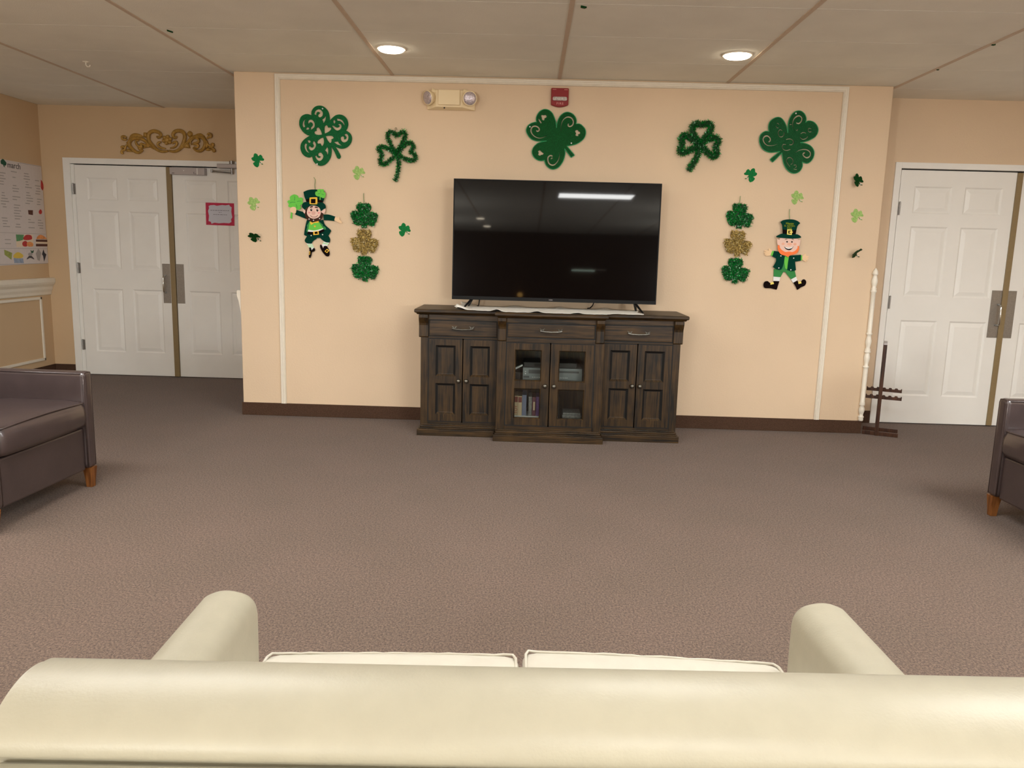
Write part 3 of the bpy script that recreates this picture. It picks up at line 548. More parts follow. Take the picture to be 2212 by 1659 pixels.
struct('dark_backing_right_doors', MB().box(RO, RRO, YR+.101, YR+.11, 0, RT), M['void'])
d1 = leaf('door_1', -4.428, -3.536, YL+.004, 2.026); d2 = leaf('door_2', -3.488, LRI-.004, YL+.004, 2.026)
d3 = leaf('door_3', 2.846, 3.745, YR+.004, 2.033); d4 = leaf('door_4', 3.79, RRI-.004, YR+.004, 2.033)
def hinge(d, x, z, yf, s=1, r=.008, wd=.02):
    b = MB(); b.lathe([(r,-.05),(r,-.017),(r*.93,-.016),(r,-.015),(r,.05),(r*.6,.054)], (x, yf-r, z), 10)
    b.box(x+s*r*.5, x+s*wd, yf-.003, yf, z-.05, z+.05)
    struct('hinge', b, M['steel'], d)
for z in (1.80, 1.05, .30): hinge(d1, -4.447, z, YL+.004)
for z in (1.735, .995, .27): hinge(d3, 2.852, z, YR-.004, 1, .0062, .008)
struct('trim_jamb', MB().box(-4.462, -4.43, YL+.002, YL+.03, 0, 2.03), M['door'])
def plate_pull(d, x0, x1, hx, yf, z0=.732, z1=1.113, hz=(.835,1.0)):
    b = MB(); b.box(x0, x1, yf-.002, yf, z0, z1)
    for sx in (x0+.008, x1-.008):
        for sz in (z0+.012, z1-.012): b.lathe([(.004,0),(.003,.002)], (sx, yf-.002, sz), 8, (0,-1,0))
    struct('push_plate', b, M['steel'], d, bevel=.0008)
    if hx:
        a, c_ = hz; p = [(hx,yf-.002,a)]+[(hx, yf-.05+.022*(1-math.sin(t)), a+.0+.022*(1-math.cos(t))) for t in [k*PI/12 for k in range(0,7)]]
        p = [(hx,yf-.002,a),(hx,yf-.03,a),(hx,yf-.044,a+.006),(hx,yf-.05,a+.02),(hx,yf-.052,(a+c_)/2),(hx,yf-.05,c_-.02),(hx,yf-.044,c_-.006),(hx,yf-.03,c_),(hx,yf-.002,c_)]
        struct('pull_handle', MB().tube(p, .0075, 10), M['chrome'], d, smooth=True)
plate_pull(d1, -3.624, -3.548, -3.597, YL+.004); plate_pull(d2, -3.486, -3.412, None, YL+.004)
plate_pull(d3, 3.662, 3.744, 3.722, YR+.004); plate_pull(d4, 3.792, 3.86, None, YR+.004)
struct('astragal', MB().box(-3.54, -3.492, YL-.012, YL+.02, .008, 2.024), M['astragal'], d1, bevel=.002)
struct('astragal', MB().box(3.745, 3.788, YR-.008, YR+.02, .008, 2.03), M['astragal'], d3, bevel=.002)

# hardware and paper on the left doors
yf = YL-.014
t = thing('magnetic_door_lock', 'silver box of the magnetic lock under the head of the left door frame', 'door lock', (-3.35, yf, 1.985))
b = MB(); b.box(-3.482, -3.15, yf-.05, yf+.016, 1.954, 2.019); obj('lock_housing', b, M['alum'], t, bevel=.003)
b = MB(); b.lathe([(.005,0),(.005,.002),(.002,.003)], (-3.345, yf-.05, 1.99), 10, (0,-1,0)); obj('indicator_light', b, M['white'], t)
obj('end_trim', MB().box(-3.222, -3.213, yf-.052, yf-.05, 1.957, 2.016), M['white'], t)
obj('maker_mark', MB().box(-3.46, -3.435, yf-.0512, yf-.05, 1.963, 1.968), M['ink_d'], t)
obj('arrow_mark', MB().prism([(-3.252,1.962),(-3.228,1.962),(-3.228,1.965),(-3.249,1.965),(-3.249,1.976),(-3.240,1.980),(-3.252,1.980)], 'y', yf-.0512, yf-.05), M['ink_d'], t)
t = thing('door_closer', 'grey door closer with folded arm at the top of the left doors', 'door closer', (-2.8, yf, 2.03))
obj('closer_body', MB().box(-3.03, -2.6, yf-.055, YL+.004, 2.022, 2.062), M['alum'], t, bevel=.006)
b = MB(); b.lathe([(.022,0),(.022,.03),(.008,.034)], (-2.895, yf-.03, 2.060), 16); obj('adjuster_cap', b, M['steel'], t)
b = MB(); b.lathe([(.012,0),(.012,.055)], (-2.895, yf-.03, 1.97), 12); obj('pivot', b, M['steel'], t)
b = MB(); b.box(-3.09, -2.90, yf-.040, yf-.026, 1.998, 2.006); b.tube([(-3.085,yf-.03,1.99),(-2.99,yf-.034,1.985),(-2.905,yf-.02,1.98)], .007, 8); b.lathe([(.010,-.016),(.010,.016)], (-3.085, yf-.033, 1.996), 10); obj('closer_arm', b, M['steel'], t)
t = thing('door_notice', 'white notice with torn edges on crimson card taped to left doors', 'notice', (-3.04, YL, 1.6))
N = D['NOTE']; yn = YL-.0
lp = [p[:2] for p in pts(N['border'])]; plate('card_border', [lp], M['pink'], t, yn+.0025, .002)
lp = [p[:2] for p in pts(N['paper'])]; plate('paper', [lp], M['note'], t, yn+.0003, .001)
b = MB()
for x0, x1, z in ((-3.13,-2.949,1.633),(-3.05,-3.024,1.614),(-3.103,-2.972,1.5935)):
    x = x0
    while x < x1-.004:
        L = min(random.uniform(.012,.03), x1-x); b.box(x, x+L, yn-.0012, yn-.0007, z-.0022, z+.0024); x += L+.006
o = obj('writing', b, M['ink'], t); o['kind'] = 'stuff'

# carved gold swag over the left doors
O = D['ORN']; t = thing('carved_gold_swag', 'gold carved scroll ornament with centre flower above the left doors', 'wall ornament', (-3.52, YL, 2.26))
yo = YL-.018
def P3(s, dy=0): return [(x, yo+dy, z) for x, z in smooth_loop(s, 4, False)]
for s in O['thick']:
    b = MB(); p = P3(s); n = len(p); b.tube(p, [.006+.012*math.sin(PI*(.12+.8*i/n)) for i in range(n)], 8)
    b.tube([(x, y-.012, z) for x, y, z in p], [.003+.004*math.sin(PI*(.12+.8*i/n)) for i in range(n)], 6); obj('scroll', b, M['gold'], t, smooth=True)
for s in O['mid']:
    b = MB(); p = P3(s, -.002); n = len(p); b.tube(p, [.004+.008*math.sin(PI*(.1+.75*i/n)) for i in range(n)], 8); obj('tendril', b, M['gold'], t, smooth=True)
for s in O['leaf']:
    b = MB()
    lp = smooth_loop(s, 4); cx, cz = sum(p[0] for p in lp)/len(lp), sum(p[1] for p in lp)/len(lp)
    rs = [[(cx+(x-cx)*k, YL-y, cz+(z-cz)*k) for x, z in lp] for k, y in ((1,0),(1,.012),(.75,.022),(.3,.028))]; b.rings(rs, False, True); obj('acanthus_leaf', b, M['gold'], t, smooth=True)
b = MB(); fc = pts(O['flower'])[0]; fx, fz = fc[0]+.0, fc[1]-.003
for k in range(6):
    a = k*PI/3+.3; b.lathe([(.002,-.02),(.014,-.014),(.018,0),(.014,.012),(.002,.018)], (fx+.032*math.cos(a), YL-.03, fz+.03*math.sin(a)), 10, (math.cos(a),-.4,math.sin(a)))
b.lathe([(.03,0),(.028,.014),(.018,.026),(.006,.032)], (fx, YL-.02, fz), 14, (0,-1,0))
obj('flower', b, M['gold'], t, smooth=True)

# March calendar poster on the left wall
Pd = D['POST']; t = thing('calendar_poster', 'large white march calendar poster with food pictures on left wall', 'poster', (XW, 1.2, 1.53))
def SIDE(d): return lambda p: (XW+d+p.z, p.x, p.y)
def pp(name, s, m, d, loops=None): 
    return plate(name, loops or [smooth_loop(q, 4) for q in (s if isinstance(s, list) else [s])], m, t, 0, .0008, SIDE(d))
def sub(loop): return [loop]
pp('sheet', None, M['poster'], .003, [[(.05,1.955),(1.028,2.003),(1.622,2.004),(1.63,1.09),(.916,1.075),(.05,1.06)]])
b = MB(); rr = random.Random(3)
ycols = [(.10,.36),(.40,.66),(.70,.92),(.99,1.11),(1.16,1.28),(1.34,1.46),(1.50,1.60)]
for a, e in ycols:
    z = 1.91
    while z > 1.40:
        if rr.random() < .74 and not (a > 1.3 and 1.50 < z < 1.62):
            y0 = a+rr.uniform(0,.03); y1 = e-rr.uniform(0,.5)*(e-a); b.box(XW+.0034, XW+.0042, y0, max(y1, y0+.03), z-.004, z+.004)
        z -= .0245
    z = 1.34
    while z > 1.24:
        if a < 1.1 and rr.random() < .8: b.box(XW+.0034, XW+.0042, a+.02, e-.02, z-.004, z+.003)
        z -= .035
o = obj('writing', b, M['p_gray'], t); o['kind'] = 'stuff'
b = MB()
b.box(XW+.0034, XW+.0042, 1.30, 1.62, 2.0-.004, 2.0); b.box(XW+.0034, XW+.0042, .05, 1.61, 1.084, 1.088); b.box(XW+.0034, XW+.0042, .05, 1.63, 1.226, 1.229); b.box(XW+.0034, XW+.0042, .05, 1.62, 1.364, 1.367)
obj('ruled_lines', b, M['p_gray'], t)
pp('clover_picture', Pd['sham'], M['p_dgreen'], .0036)
lettering('heading', 'march', .075, M['ink_d'], t, lambda p: (XW+.0042+p.z, 1.12+p.x*1.0, 1.94+p.y), align='LEFT')
f = pp('fruit_picture', Pd['fruit'], M['p_pale'], .0036)
def spp(par, name, s, m, d): return plate(name, [smooth_loop(s, 4)], m, par, 0, .0008, SIDE(d))
spp(f, 'melon', Pd['green'], M['p_green'], .0042); spp(f, 'strawberry', Pd['red1'], M['p_red'], .0042); spp(f, 'strawberry', Pd['red2'], M['p_red'], .0042); spp(f, 'apricot', Pd['orange'], M['p_orange'], .0048)
f = pp('burger_picture', Pd['bun'], M['p_orange'], .0042)
spp(f, 'patty', Pd['pat1'], M['p_brown'], .0036); spp(f, 'cheese', Pd['cheese'], M['p_pale'], .0036); spp(f, 'patty', Pd['pat2'], M['p_brown'], .0036)
pp('brown_picture', Pd['brown'], M['p_brown'], .0036); pp('red_picture', Pd['dot'], M['p_red'], .0036); pp('ribbon_picture', Pd['bord'], M['p_red'], .0036)
pp('bag_picture', Pd['bag'], M['p_olive'], .0036)
f = pp('cupcake_picture', Pd['cake'], M['p_blue'], .0036); spp(f, 'candles', Pd['fl'], M['p_yel'], .0042)
f = pp('elf_picture', Pd['face'], M['p_gray'], .0036); spp(f, 'clover', Pd['clover'], M['p_dgreen'], .0042); spp(f, 'body', Pd['bodyk'], M['ink_d'], .0036)
f = pp('kite_picture', Pd['gray'], M['p_gray'], .0036); spp(f, 'butterfly', Pd['dark'], M['p_dark'], .0042)

# ---------------------------------------------------------------- lights
def downlight(x, y, label, group=None):
    t = thing('recessed_downlight', label, 'ceiling light', (x, y, H), group)
    b = MB(); b.lathe([(.098,.0),(.098,-.003),(.092,-.007),(.082,-.007),(.080,-.004)], (x,y,H-.0), 32); o = obj('trim_ring', b, M['trim'], t, smooth=True)
    b = MB(); b.lathe([(.080,-.004),(.079,-.014),(.070,-.019),(.02,-.021)], (x,y,H), 32); obj('lamp_disc', b, M['dl_emit'], t)
    l = bpy.data.lights.new('downlight_beam', 'SPOT'); l.energy = DL; l.spot_size = 2.2; l.spot_blend = 1; l.shadow_soft_size = .07; l.color = (1,.80,.58)
    lo = bpy.data.objects.new('downlight_beam', l); COL.objects.link(lo); lo.location = (x, y, H-.03)
def troffer(x0, y0, label, group=None, s=None):
    x1, y1 = x0+TX, y0+TY
    t = thing('fluorescent_troffer', label, 'ceiling light', ((x0+x1)/2, (y0+y1)/2, H), group)
    b = MB()
    for a in ((x0+.01,x1-.01,y0+.01,y0+.04),(x0+.01,x1-.01,y1-.04,y1-.01),(x0+.01,x0+.04,y0+.04,y1-.04),(x1-.04,x1-.01,y0+.04,y1-.04),): b.box(*a, H-.012, H)
    obj('fixture_frame', b, M['trim'], t)
    obj('diffuser', MB().box(x0+.04, x1-.04, y0+.04, y1-.04, H-.010, H-.001), s or M['tr_emit'], t)

# ---------------------------------------------------------------- shamrock cut-outs on the centre wall
def big_shamrock(key, label, m, rim=True):
    d = D[key]; out = smooth_loop(d['out'], 6); cx, cz = centre(out)
    t = thing('large_shamrock_cutout', label, 'shamrock decoration', (cx, 0, cz), 'large glitter shamrock cut-outs')
    loops = [out]+[smooth_loop(h, 4) for h in d.get('holes', [])]
    loops += [stroke(smooth_loop(s, 5, False), .0095) for s in d.get('strokes', [])]
    loops += [stroke(smooth_loop(s, 5, False), .0052, False) for s in d.get('thin', [])]
    plate('cutout_board', loops, m, t, -.006, .007)
    if rim:
        b = MB(); p = [(x, -.0125, z) for x, z in out]; b.tube(p+[p[0]], .0028, 6, False); obj('glitter_edge', b, M['green_rim'], t, smooth=True)
    for x, z, _ in pts(d['pins']):
        b = MB(); b.lathe([(.001,-.002),(.001,.012),(.0055,.013),(.005,.016),(.002,.018)], (x, 0, z), 10, (0,-1,0))
        o = obj('push_pin', b, M['f_white'], t); o['label'] = 'white push pin'
big_shamrock('A', 'large four-leaf green shamrock with cut-out hearts and swirls', M['green'], False)
big_shamrock('B', 'large green shamrock cut-out under the red fire alarm above the television', M['green_b'])
big_shamrock('C', 'large green shamrock with fine pale curls right of the tinsel one', M['green_c'])

def strand(b, p, d, L, w):
    """one narrow strip of foil from p along d"""
    d = Vector(d).normalized(); s = d.cross(Vector((random.uniform(-1,1),random.uniform(-1,1),random.uniform(-1,1)))).normalized()*w/2
    p = Vector(p); q = p+d*L*.55; e = p+d*L+Vector((random.uniform(-.2,.2),random.uniform(-.2,.2),random.uniform(-.2,.2)))*L
    b.add([p-s,p+s,q+s,q-s,e+s*.7,e-s*.7], [(0,1,2,3),(3,2,4,5)])
def tinsel_shamrock(key, label, L, core, per):
    d = D[key]; paths = [smooth_loop(s, 6, False) for s in d['paths']]
    cx, cz = centre([p for q in paths for p in q])
    t = thing('tinsel_shamrock', label, 'shamrock decoration', (cx, 0, cz), 'tinsel wire shamrocks')
    b = MB(); k = MB(); yc = -.024
    for q in paths:
        k.tube([(x, yc, z) for x, z in q], core, 6)
        for i in range(len(q)-1):
            (x0,z0),(x1,z1) = q[i], q[i+1]; l = math.hypot(x1-x0, z1-z0); tx, tz = (x1-x0)/max(l,1e-6), (z1-z0)/max(l,1e-6)
            for _ in range(max(1, int(l*per+random.random()))):
                u = random.random(); a = random.uniform(0, 2*PI)
                dr = Vector((-tz*math.cos(a), math.sin(a), tx*math.cos(a)))+Vector((tx,0,tz))*random.uniform(-.5,.5)
                strand(b, (x0+(x1-x0)*u, yc, z0+(z1-z0)*u), dr, L*random.uniform(.6,1.1), random.uniform(.0026,.0048))
    obj('tinsel_core', k, M['core_g'], t)
    o = obj('tinsel', b, M['tin_g'], t); o['kind'] = 'stuff'
    b = MB(); z0 = max(p[1] for p in paths[0]); b.tube([(paths[0][len(paths[0])//2][0], .001, z0-.006),(paths[0][len(paths[0])//2][0], yc, z0-.006)], .0018, 6); obj('nail', b, M['wire'], t)
    if 'hook' in d: obj('wire_hook', MB().tube([(x, -.012, z) for x, z in smooth_loop(d['hook'], 4, False)], .0016, 6), M['wire'], t)
tinsel_shamrock('TA', 'open wire shamrock wrapped in green tinsel beside the four-leaf cut-out', .0215, .008, 3200)
tinsel_shamrock('TB', 'bushy green tinsel shamrock with curved stem right of the television', .030, .016, 4200)

def inside(p, poly):
    r = False; j = len(poly)-1
    for i in range(len(poly)):
        a, b = poly[i], poly[j]
        if (a[1] > p[1]) != (b[1] > p[1]) and p[0] < (b[0]-a[0])*(p[1]-a[1])/(b[1]-a[1])+a[0]: r = not r
        j = i
    return r
def garland(key, label):
    d = D[key]; shapes = [smooth_loop(s, 4) for s in d['shapes']]; cx, cz = centre(shapes[1])
    t = thing('tinsel_shamrock_garland', label, 'hanging garland', (cx, 0, cz), 'three-shamrock tinsel garlands')
    for n, lp in enumerate(shapes):
        mt, mc, nm = (M['tin_y'], M['core_y'], 'gold') if n == 1 else (M['tin_g'], M['core_g'], 'green')
        sx, sz = centre(lp)
        base_ = plate('shamrock', [[(sx+(x-sx)*.96, sz+(z-sz)*.96) for x, z in lp]], mc, t, -.006, .012); base_['label'] = nm+' tinsel shamrock'
        b = MB(); xs = [p[0] for p in lp]; zs = [p[1] for p in lp]; c = 0
        while c < 1300:
            x, z = random.uniform(min(xs), max(xs)), random.uniform(min(zs), max(zs))
            if not inside((x, z), lp): continue
            c += 1; a = random.uniform(0, 2*PI); e = random.uniform(.1, 1.1)
            strand(b, (x, -.018, z), (math.cos(a)*math.cos(e), -math.sin(e), math.sin(a)*math.cos(e)), random.uniform(.008,.015), random.uniform(.003,.006))
        o = obj('tinsel', b, mt, base_); o['kind'] = 'stuff'
    obj('hanging_string', MB().tube([(x, -.012, z) for x, z in smooth_loop(d['string'], 3, False)], .0022, 6), M['cord'], t)
garland('GL', 'green, gold and green tinsel shamrock garland beside the leprechaun raising a clover')
garland('GR', 'green, gold and green tinsel shamrock garland beside the orange-bearded leprechaun')

# small foil shamrocks, mm outlines about their centres
SM = "-17,46 -2,38 3,25! 21,37 34,25 35,16! 48,4 40,-6 15,-6! 10,-19 8,-42 -4,-56! -23,-48 -36,-27 -21,-15! -40,-6 -48,10 -32,20! -28,39"
def small_shamrock(x, z, m, label, rot=0, tilt=(0,0), flip=1, group='small foil shamrocks', post=0):
    t = thing('small_shamrock_cutout', label, 'shamrock decoration', (x, 0, z), group)
    lp = smooth_loop(SM, 4); c, s = math.cos(rot), math.sin(rot)
    lp = [(flip*(a*c-b*s), a*s+b*c) for a, b in lp]
    o = plate('foil', [lp], m, None, 0, .0012)
    lo = min(v.co.y for v in o.data.vertices)
    tx, tz = tilt; R = Matrix.Rotation(post, 3, 'Y') @ Matrix.Rotation(tz, 3, 'Z') @ Matrix.Rotation(tx, 3, 'X')
    for v in o.data.vertices:
        q = Vector(v.co); q.y -= .35*tilt_b(q, tilt)
        v.co = R @ q
    far = max(v.co.y for v in o.data.vertices)
    for v in o.data.vertices: v.co.y -= far+.001
    o.parent = t
    px, pz = flip*.026, -.026
    b = MB(); b.lathe([(.001,-.001),(.001,.006),(.004,.007),(.0045,.010),(.002,.014)], (x+px, 0, z+pz), 8, (0,-1,0)); o2 = obj('pin', b, M['f_white'], t)
    b = MB(); b.tube([(x+px*.5, -.004, z+pz*.5),(x+px, -.006, z+pz*1.1),(x+px*1.5, -.010, z+pz*1.25)], .003, 6); obj('stem', b, m, t)
def tilt_b(q, tilt): return (q.x*q.x+q.z*q.z)*(6 if tilt != (0,0) else 1.2)
Pw = 'wall strip left of the moulding'
small_shamrock(-2.104, 1.943, M['mid_green'], 'small emerald shamrock, top of the three on the left wall strip')
small_shamrock(-2.143, 1.627, M['lime_foil'], 'small lime glitter shamrock on the wall strip beside the left doors', .15)
small_shamrock(-2.132, 1.379, M['dark_green'], 'small dark curled shamrock, lowest on the left wall strip', 0, (.85,0))
small_shamrock(-1.349, 1.869, M['lime_foil'], 'small lime glitter shamrock under the large four-leaf cut-out', -.1)
small_shamrock(-1.005, 1.460, M['mid_green'], 'small emerald shamrock between tinsel garland and television', -.25)
small_shamrock(1.552, 1.925, M['mid_green'], 'small emerald shamrock under the bushy tinsel shamrock', .05, flip=-1)
small_shamrock(1.908, 1.770, M['lime_foil'], 'small lime glitter shamrock above the orange-bearded leprechaun', -.2)
small_shamrock(2.334, 1.901, M['dark_green'], 'small dark green shamrock, top of three near the right doors', -.25, (-.25,.42))
small_shamrock(2.358, 1.651, M['lime_foil'], 'small lime glitter shamrock on the wall strip beside the right doors', -.1)
small_shamrock(2.364, 1.380, M['dark_green'], 'small dark shamrock curled nearly edge-on, lowest near the right doors', -.2, (1.05,.0), post=-.62)

# ---------------------------------------------------------------- leprechaun cut-outs
def sl(s): return smooth_loop(s, 4)
def ly(k): return -.010-.0022*k           # layer k of felt counted from the wall
def felt(name, s, m, par, k, th=.0022, loops=None): return plate(name, loops or [sl(s)], M[m], par, ly(k)+.0022, th)
def ring(ss): return [sl(ss[0]), sl(ss[1])]
def rivets(s, par, k):
    for x, z, _ in pts(s):
        b = MB(); b.lathe([(.0048,0),(.004,.0022),(.001,.003)], (x, ly(k), z), 8, (0,-1,0)); obj('rivet', b, M['f_white'], par)
def string(s, t): obj('hanging_string', MB().tube([(x, -.012, z) for x, z in smooth_loop(s, 3, False)], .0022, 6), M['cord'], t)

def veins(ss, par, k): plate('clover_veins', [stroke(smooth_loop(s, 3, False), .0028, False) for s in ss], M['f_mid'], par, ly(k)+.0022, .0012)
L = D['L1']; cx, cz = centre(sl(L['coat']))
t = thing('leprechaun_cutout', 'jointed felt leprechaun with brown beard raising a green clover', 'leprechaun decoration', (cx, 0, cz), 'leprechaun cut-outs')
for i in (0, 1):
    lg = felt('leg', L['leg'][i], 'f_dark', t, 0, .0035)
    sk = felt('sock', L['sock'][i], 'f_white' , lg, -1)
    for s in (L['stripe'][:2] if i == 0 else L['stripe'][2:]): felt('sock_stripe', s, 'f_pale', lg, 0)
    felt('shoe', L['shoe'][i], 'f_black', lg, 1); felt('shoe_buckle', L['shoe_buckle'][i], 'f_yellow', lg, 2); felt('buckle_centre', L['shoe_dark'][i], 'f_black', lg, 3)
for i in (0, 1):
    a = felt('arm', L['arm'][i], 'f_dark', t, 0, .0035); felt('hand', L['hand'][i], 'f_hand', a, 2)
    if i == 0:
        cl = felt('clover', L['held_shamrock'], 'f_lime', a, 1); felt('clover_stem', L['stem'], 'f_lime', a, 1); veins(L['held_veins'], a, 2)
ct = felt('coat', L['coat'], 'f_dark', t, 2, .003)
for s in L['lapel']: felt('lapel', s, 'f_mid', ct, 3)
felt('vest', L['vest'], 'f_lime', ct, 4); felt('shirt_hem', L['shirt'], 'f_white', ct, 5); felt('belt', L['belt'], 'f_black', ct, 6)
plate('belt_buckle', ring(L['belt_buckle']), M['f_yellow'], ct, ly(7)+.0022, .0022); felt('bow_tie', L['bow'], 'f_yellow', ct, 5); felt('button', L['button'], 'f_yellow', ct, 5)
hd = felt('head', L['face'], 'f_skin', t, 7, .003)
felt('beard', L['hair'], 'f_brown', hd, 6)
for s in L['ear']: felt('ear', s, 'f_skin', hd, 6.6)
felt('nose', L['nose'], 'f_nose', hd, 8)
for s in L['cheek']: felt('cheek', s, 'f_cheek', hd, 8)
for s in L['eye']:
    felt('eye', s, 'f_black', hd, 8); ex, ez = centre(sl(s)); plate('eye_glint', [circle(ex+.003, ez+.003, .0024, 8)], M['f_white'], hd, ly(8.7)+.0022, .0022)
for s in L['brow']: felt('eyebrow', s, 'f_brown', hd, 8)
plate('mouth', [stroke(smooth_loop(' '.join(L['mouth'].split()[:5]), 4, False), .0035, False)], M['f_line'], hd, ly(8)+.0022, .0022)
ht = felt('hat', L['hat'], 'f_dark', t, 7.4, .003)
felt('hat_brim', L['brim'], 'f_dark', ht, 8.8); felt('hat_band', L['hat_band'], 'f_black', ht, 8.6)
plate('hat_buckle', ring(L['buckle']), M['f_yellow'], ht, ly(9.8)+.0022, .0022); felt('clover', L['hat_shamrock'], 'f_lime', ht, 9); veins(L['hat_veins'], ht, 9.7)
felt('buckle_centre', L['buckle'][1], 'f_black', ht, 9.4)
rivets(L['rivet'], t, 8.5); string(L['string'], t)

L = D['L2']; cx, cz = centre(sl(L['body']))
t = thing('leprechaun_cutout', 'jointed felt leprechaun with orange beard and lettered top hat', 'leprechaun decoration', (cx, 0, cz), 'leprechaun cut-outs')
for i in (0, 1):
    lg = felt('leg', L['leg'][i], 'f_mid', t, 0, .0035); felt('sock', L['sock'][i], 'f_white', lg, -1)
    felt('boot', L['boot'][i], 'f_black', lg, 1); felt('boot_buckle', L['boot_buckle'][i], 'f_pyellow', lg, 2)
for i in (0, 1):
    a = felt('arm', L['arm'][i], 'f_dark', t, 3, .003); felt('cuff', L['cuff'][i], 'f_lime', a, 2); felt('hand', L['hand'][i], 'f_hand', a, 1)
bd = felt('body', L['body'], 'f_mid', t, 2, .003); felt('neck_tie', L['tie'], 'f_lime', bd, 3.4)
for s in L['jacket']: felt('jacket_front', s, 'f_dark', bd, 5)
hd = felt('head', L['head'], 'f_skin', t, 7, .003); felt('beard', L['beard'], 'f_orange', hd, 8)
for s in L['eye']: felt('eye', s, 'f_black', hd, 8)
for s in L['brow']: felt('eyebrow', s, 'f_brown', hd, 8)
for s in L['cheek']: felt('cheek', s, 'f_peach', hd, 7.7)
felt('nose', L['nose'], 'f_peach', hd, 8); felt('mouth', L['mouth'], 'f_black', hd, 8.1); felt('teeth', L['teeth'], 'f_white', hd, 8.3)
ht = felt('hat', L['hat'], 'f_dark', t, 8.6, .003); felt('hat_brim', L['brim'], 'f_dark', ht, 9.8); felt('hat_band', L['hat_band'], 'f_black', ht, 9.6)
plate('hat_buckle', ring(L['buckle']), M['f_pyellow'], ht, ly(10.8)+.0022, .0022)
hx, hz = centre(sl(L['hat']))
yl = ly(9.9)
for s, z, k in (('Happy', .019, .0225), ("St. Patrick's", .003, .0172), ('Day', -.0135, .0215)):
    lettering('lettering', s, k, M['f_text'], ht, lambda p, z=z: (hx-.004+p.x, yl-p.z, hz+z+p.y))
rivets(L['rivet'], t, 6.5); string(L['string'], t)

# ---------------------------------------------------------------- emergency light and fire strobe
t = thing('emergency_light', 'cream emergency light with two round lamp heads above the tinsel shamrock', 'emergency light', (-.665, 0, 2.40))
b = MB()
b.rings([[(-.84,.003,2.328),(-.49,.003,2.328),(-.49,.003,2.46),(-.84,.003,2.46)],[(-.84,-.02,2.328),(-.49,-.02,2.328),(-.49,-.02,2.46),(-.84,-.02,2.46)],
         [(-.77,-.06,2.342),(-.58,-.06,2.342),(-.58,-.06,2.46),(-.77,-.06,2.46)]])
obj('housing', b, M['cream'], t, bevel=.004)
obj('front_cover', MB().box(-.754, -.596, -.078, -.055, 2.354, 2.459), M['cream'], t, bevel=.004)
b = MB(); b.lathe([(.006,0),(.006,.002)], (-.71,-.052,2.337), 10, (0,-.9,-.35)); obj('test_button', b, M['black'], t)
for cx_, ax in ((-.812, Vector((-.62,-.70,-.18))), (-.528, Vector((.16,-.97,-.16)))):
    c0 = Vector((cx_, -.055, 2.405)); ax.normalize()
    b = MB(); b.lathe([(.016,-.03),(.034,-.02),(.047,.004),(.053,.024),(.053,.03),(.048,.031)], c0, 28, ax); hd = obj('lamp_head', b, M['cream'], t, smooth=True)
    b = MB(); b.lathe([(.048,.026),(.046,.031),(.03,.037),(.008,.039)], c0, 28, ax); obj('lamp_lens', b, M['lamp_lens'], hd, smooth=True)
    s = 1 if cx_ < -.7 else -1
    b = MB(); b.lathe([(.017,-.022),(.017,.022)], c0+Vector((s*.028,.012,.046)), 14, Vector((1,.2,-.3))); obj('swivel', b, M['cream'], hd, bevel=.003)
t = thing('fire_strobe', 'red fire alarm strobe with a clear lens below the ceiling moulding', 'fire alarm', (.127, 0, 2.43))
b = MB(); n = 9
prof = [(.064,2.497),(.064,2.380)]+[(.064+.1265*k/n, 2.380-.015*math.sin(PI*k/n)) for k in range(1,n)]+[(.1905,2.380),(.1905,2.497)]
b.prism(prof, 'y', -.032, 0); obj('strobe_housing', b, M['red'], t, bevel=.005)
b = MB(); b.prism(rrect(.076,.180,2.407,2.435,.010), 'y', -.047, -.03); obj('strobe_lens', b, M['lens'], t, bevel=.007)
lettering('lettering', 'FIRE', .0235, M['red_text'], t, lambda p: (.130+p.x, -.0328-p.z, 2.381+p.y), 1.25)
obj('small_print', MB().box(.158,.183,-.0325,-.032,2.484,2.487), M['red_text'], t); obj('small_print', MB().box(.074,.100,-.0325,-.032,2.485,2.487), M['red_text'], t)
# bits left on the ceiling
t = thing('ceiling_hook', 'small white hook in the ceiling above the left doors', 'hook', (-3.25, -.2, H))
b = MB(); b.lathe([(.022,0),(.02,-.004),(.005,-.008)], (-3.25,-.2,H), 14); obj('hook_plate', b, M['trim'], t)
b = MB(); b.tube([(-3.25,-.2,H-.006),(-3.25,-.2,H-.022),(-3.24,-.2,H-.034),(-3.225,-.2,H-.034),(-3.22,-.2,H-.022)], .004, 8); obj('hook_wire', b, M['trim'], t)
for (x, y, a, w, l), s in (((.18,-1.72,.4,.020,.035), 'green scrap stuck to the ceiling near the top edge'), ((-2.25,-1.08,1.2,.008,.05), 'thin green scrap stuck to the ceiling beside a grid bar, left of both downlights'), ((2.57,-1.18,.1,.018,.022), 'dark green scrap stuck to the ceiling above the right doors'), ((2.57,-.55,.2,.010,.018), 'tiny dark scrap on the ceiling near the right wall corner')):
    b = MB(); ca, sa = math.cos(a), math.sin(a)
    q = [(-l/2,-w/2),(l/2,-w*.3),(l*.4,w/2),(-l*.3,w*.4)]; q = [(x+u*ca-v*sa, y+u*sa+v*ca) for u, v in q]
    b.prism(q, 'z', H-.008, H-.0005); tag(obj('paper_scrap', b, M['dark_green']), s, 'scrap', 'scraps stuck to the ceiling')

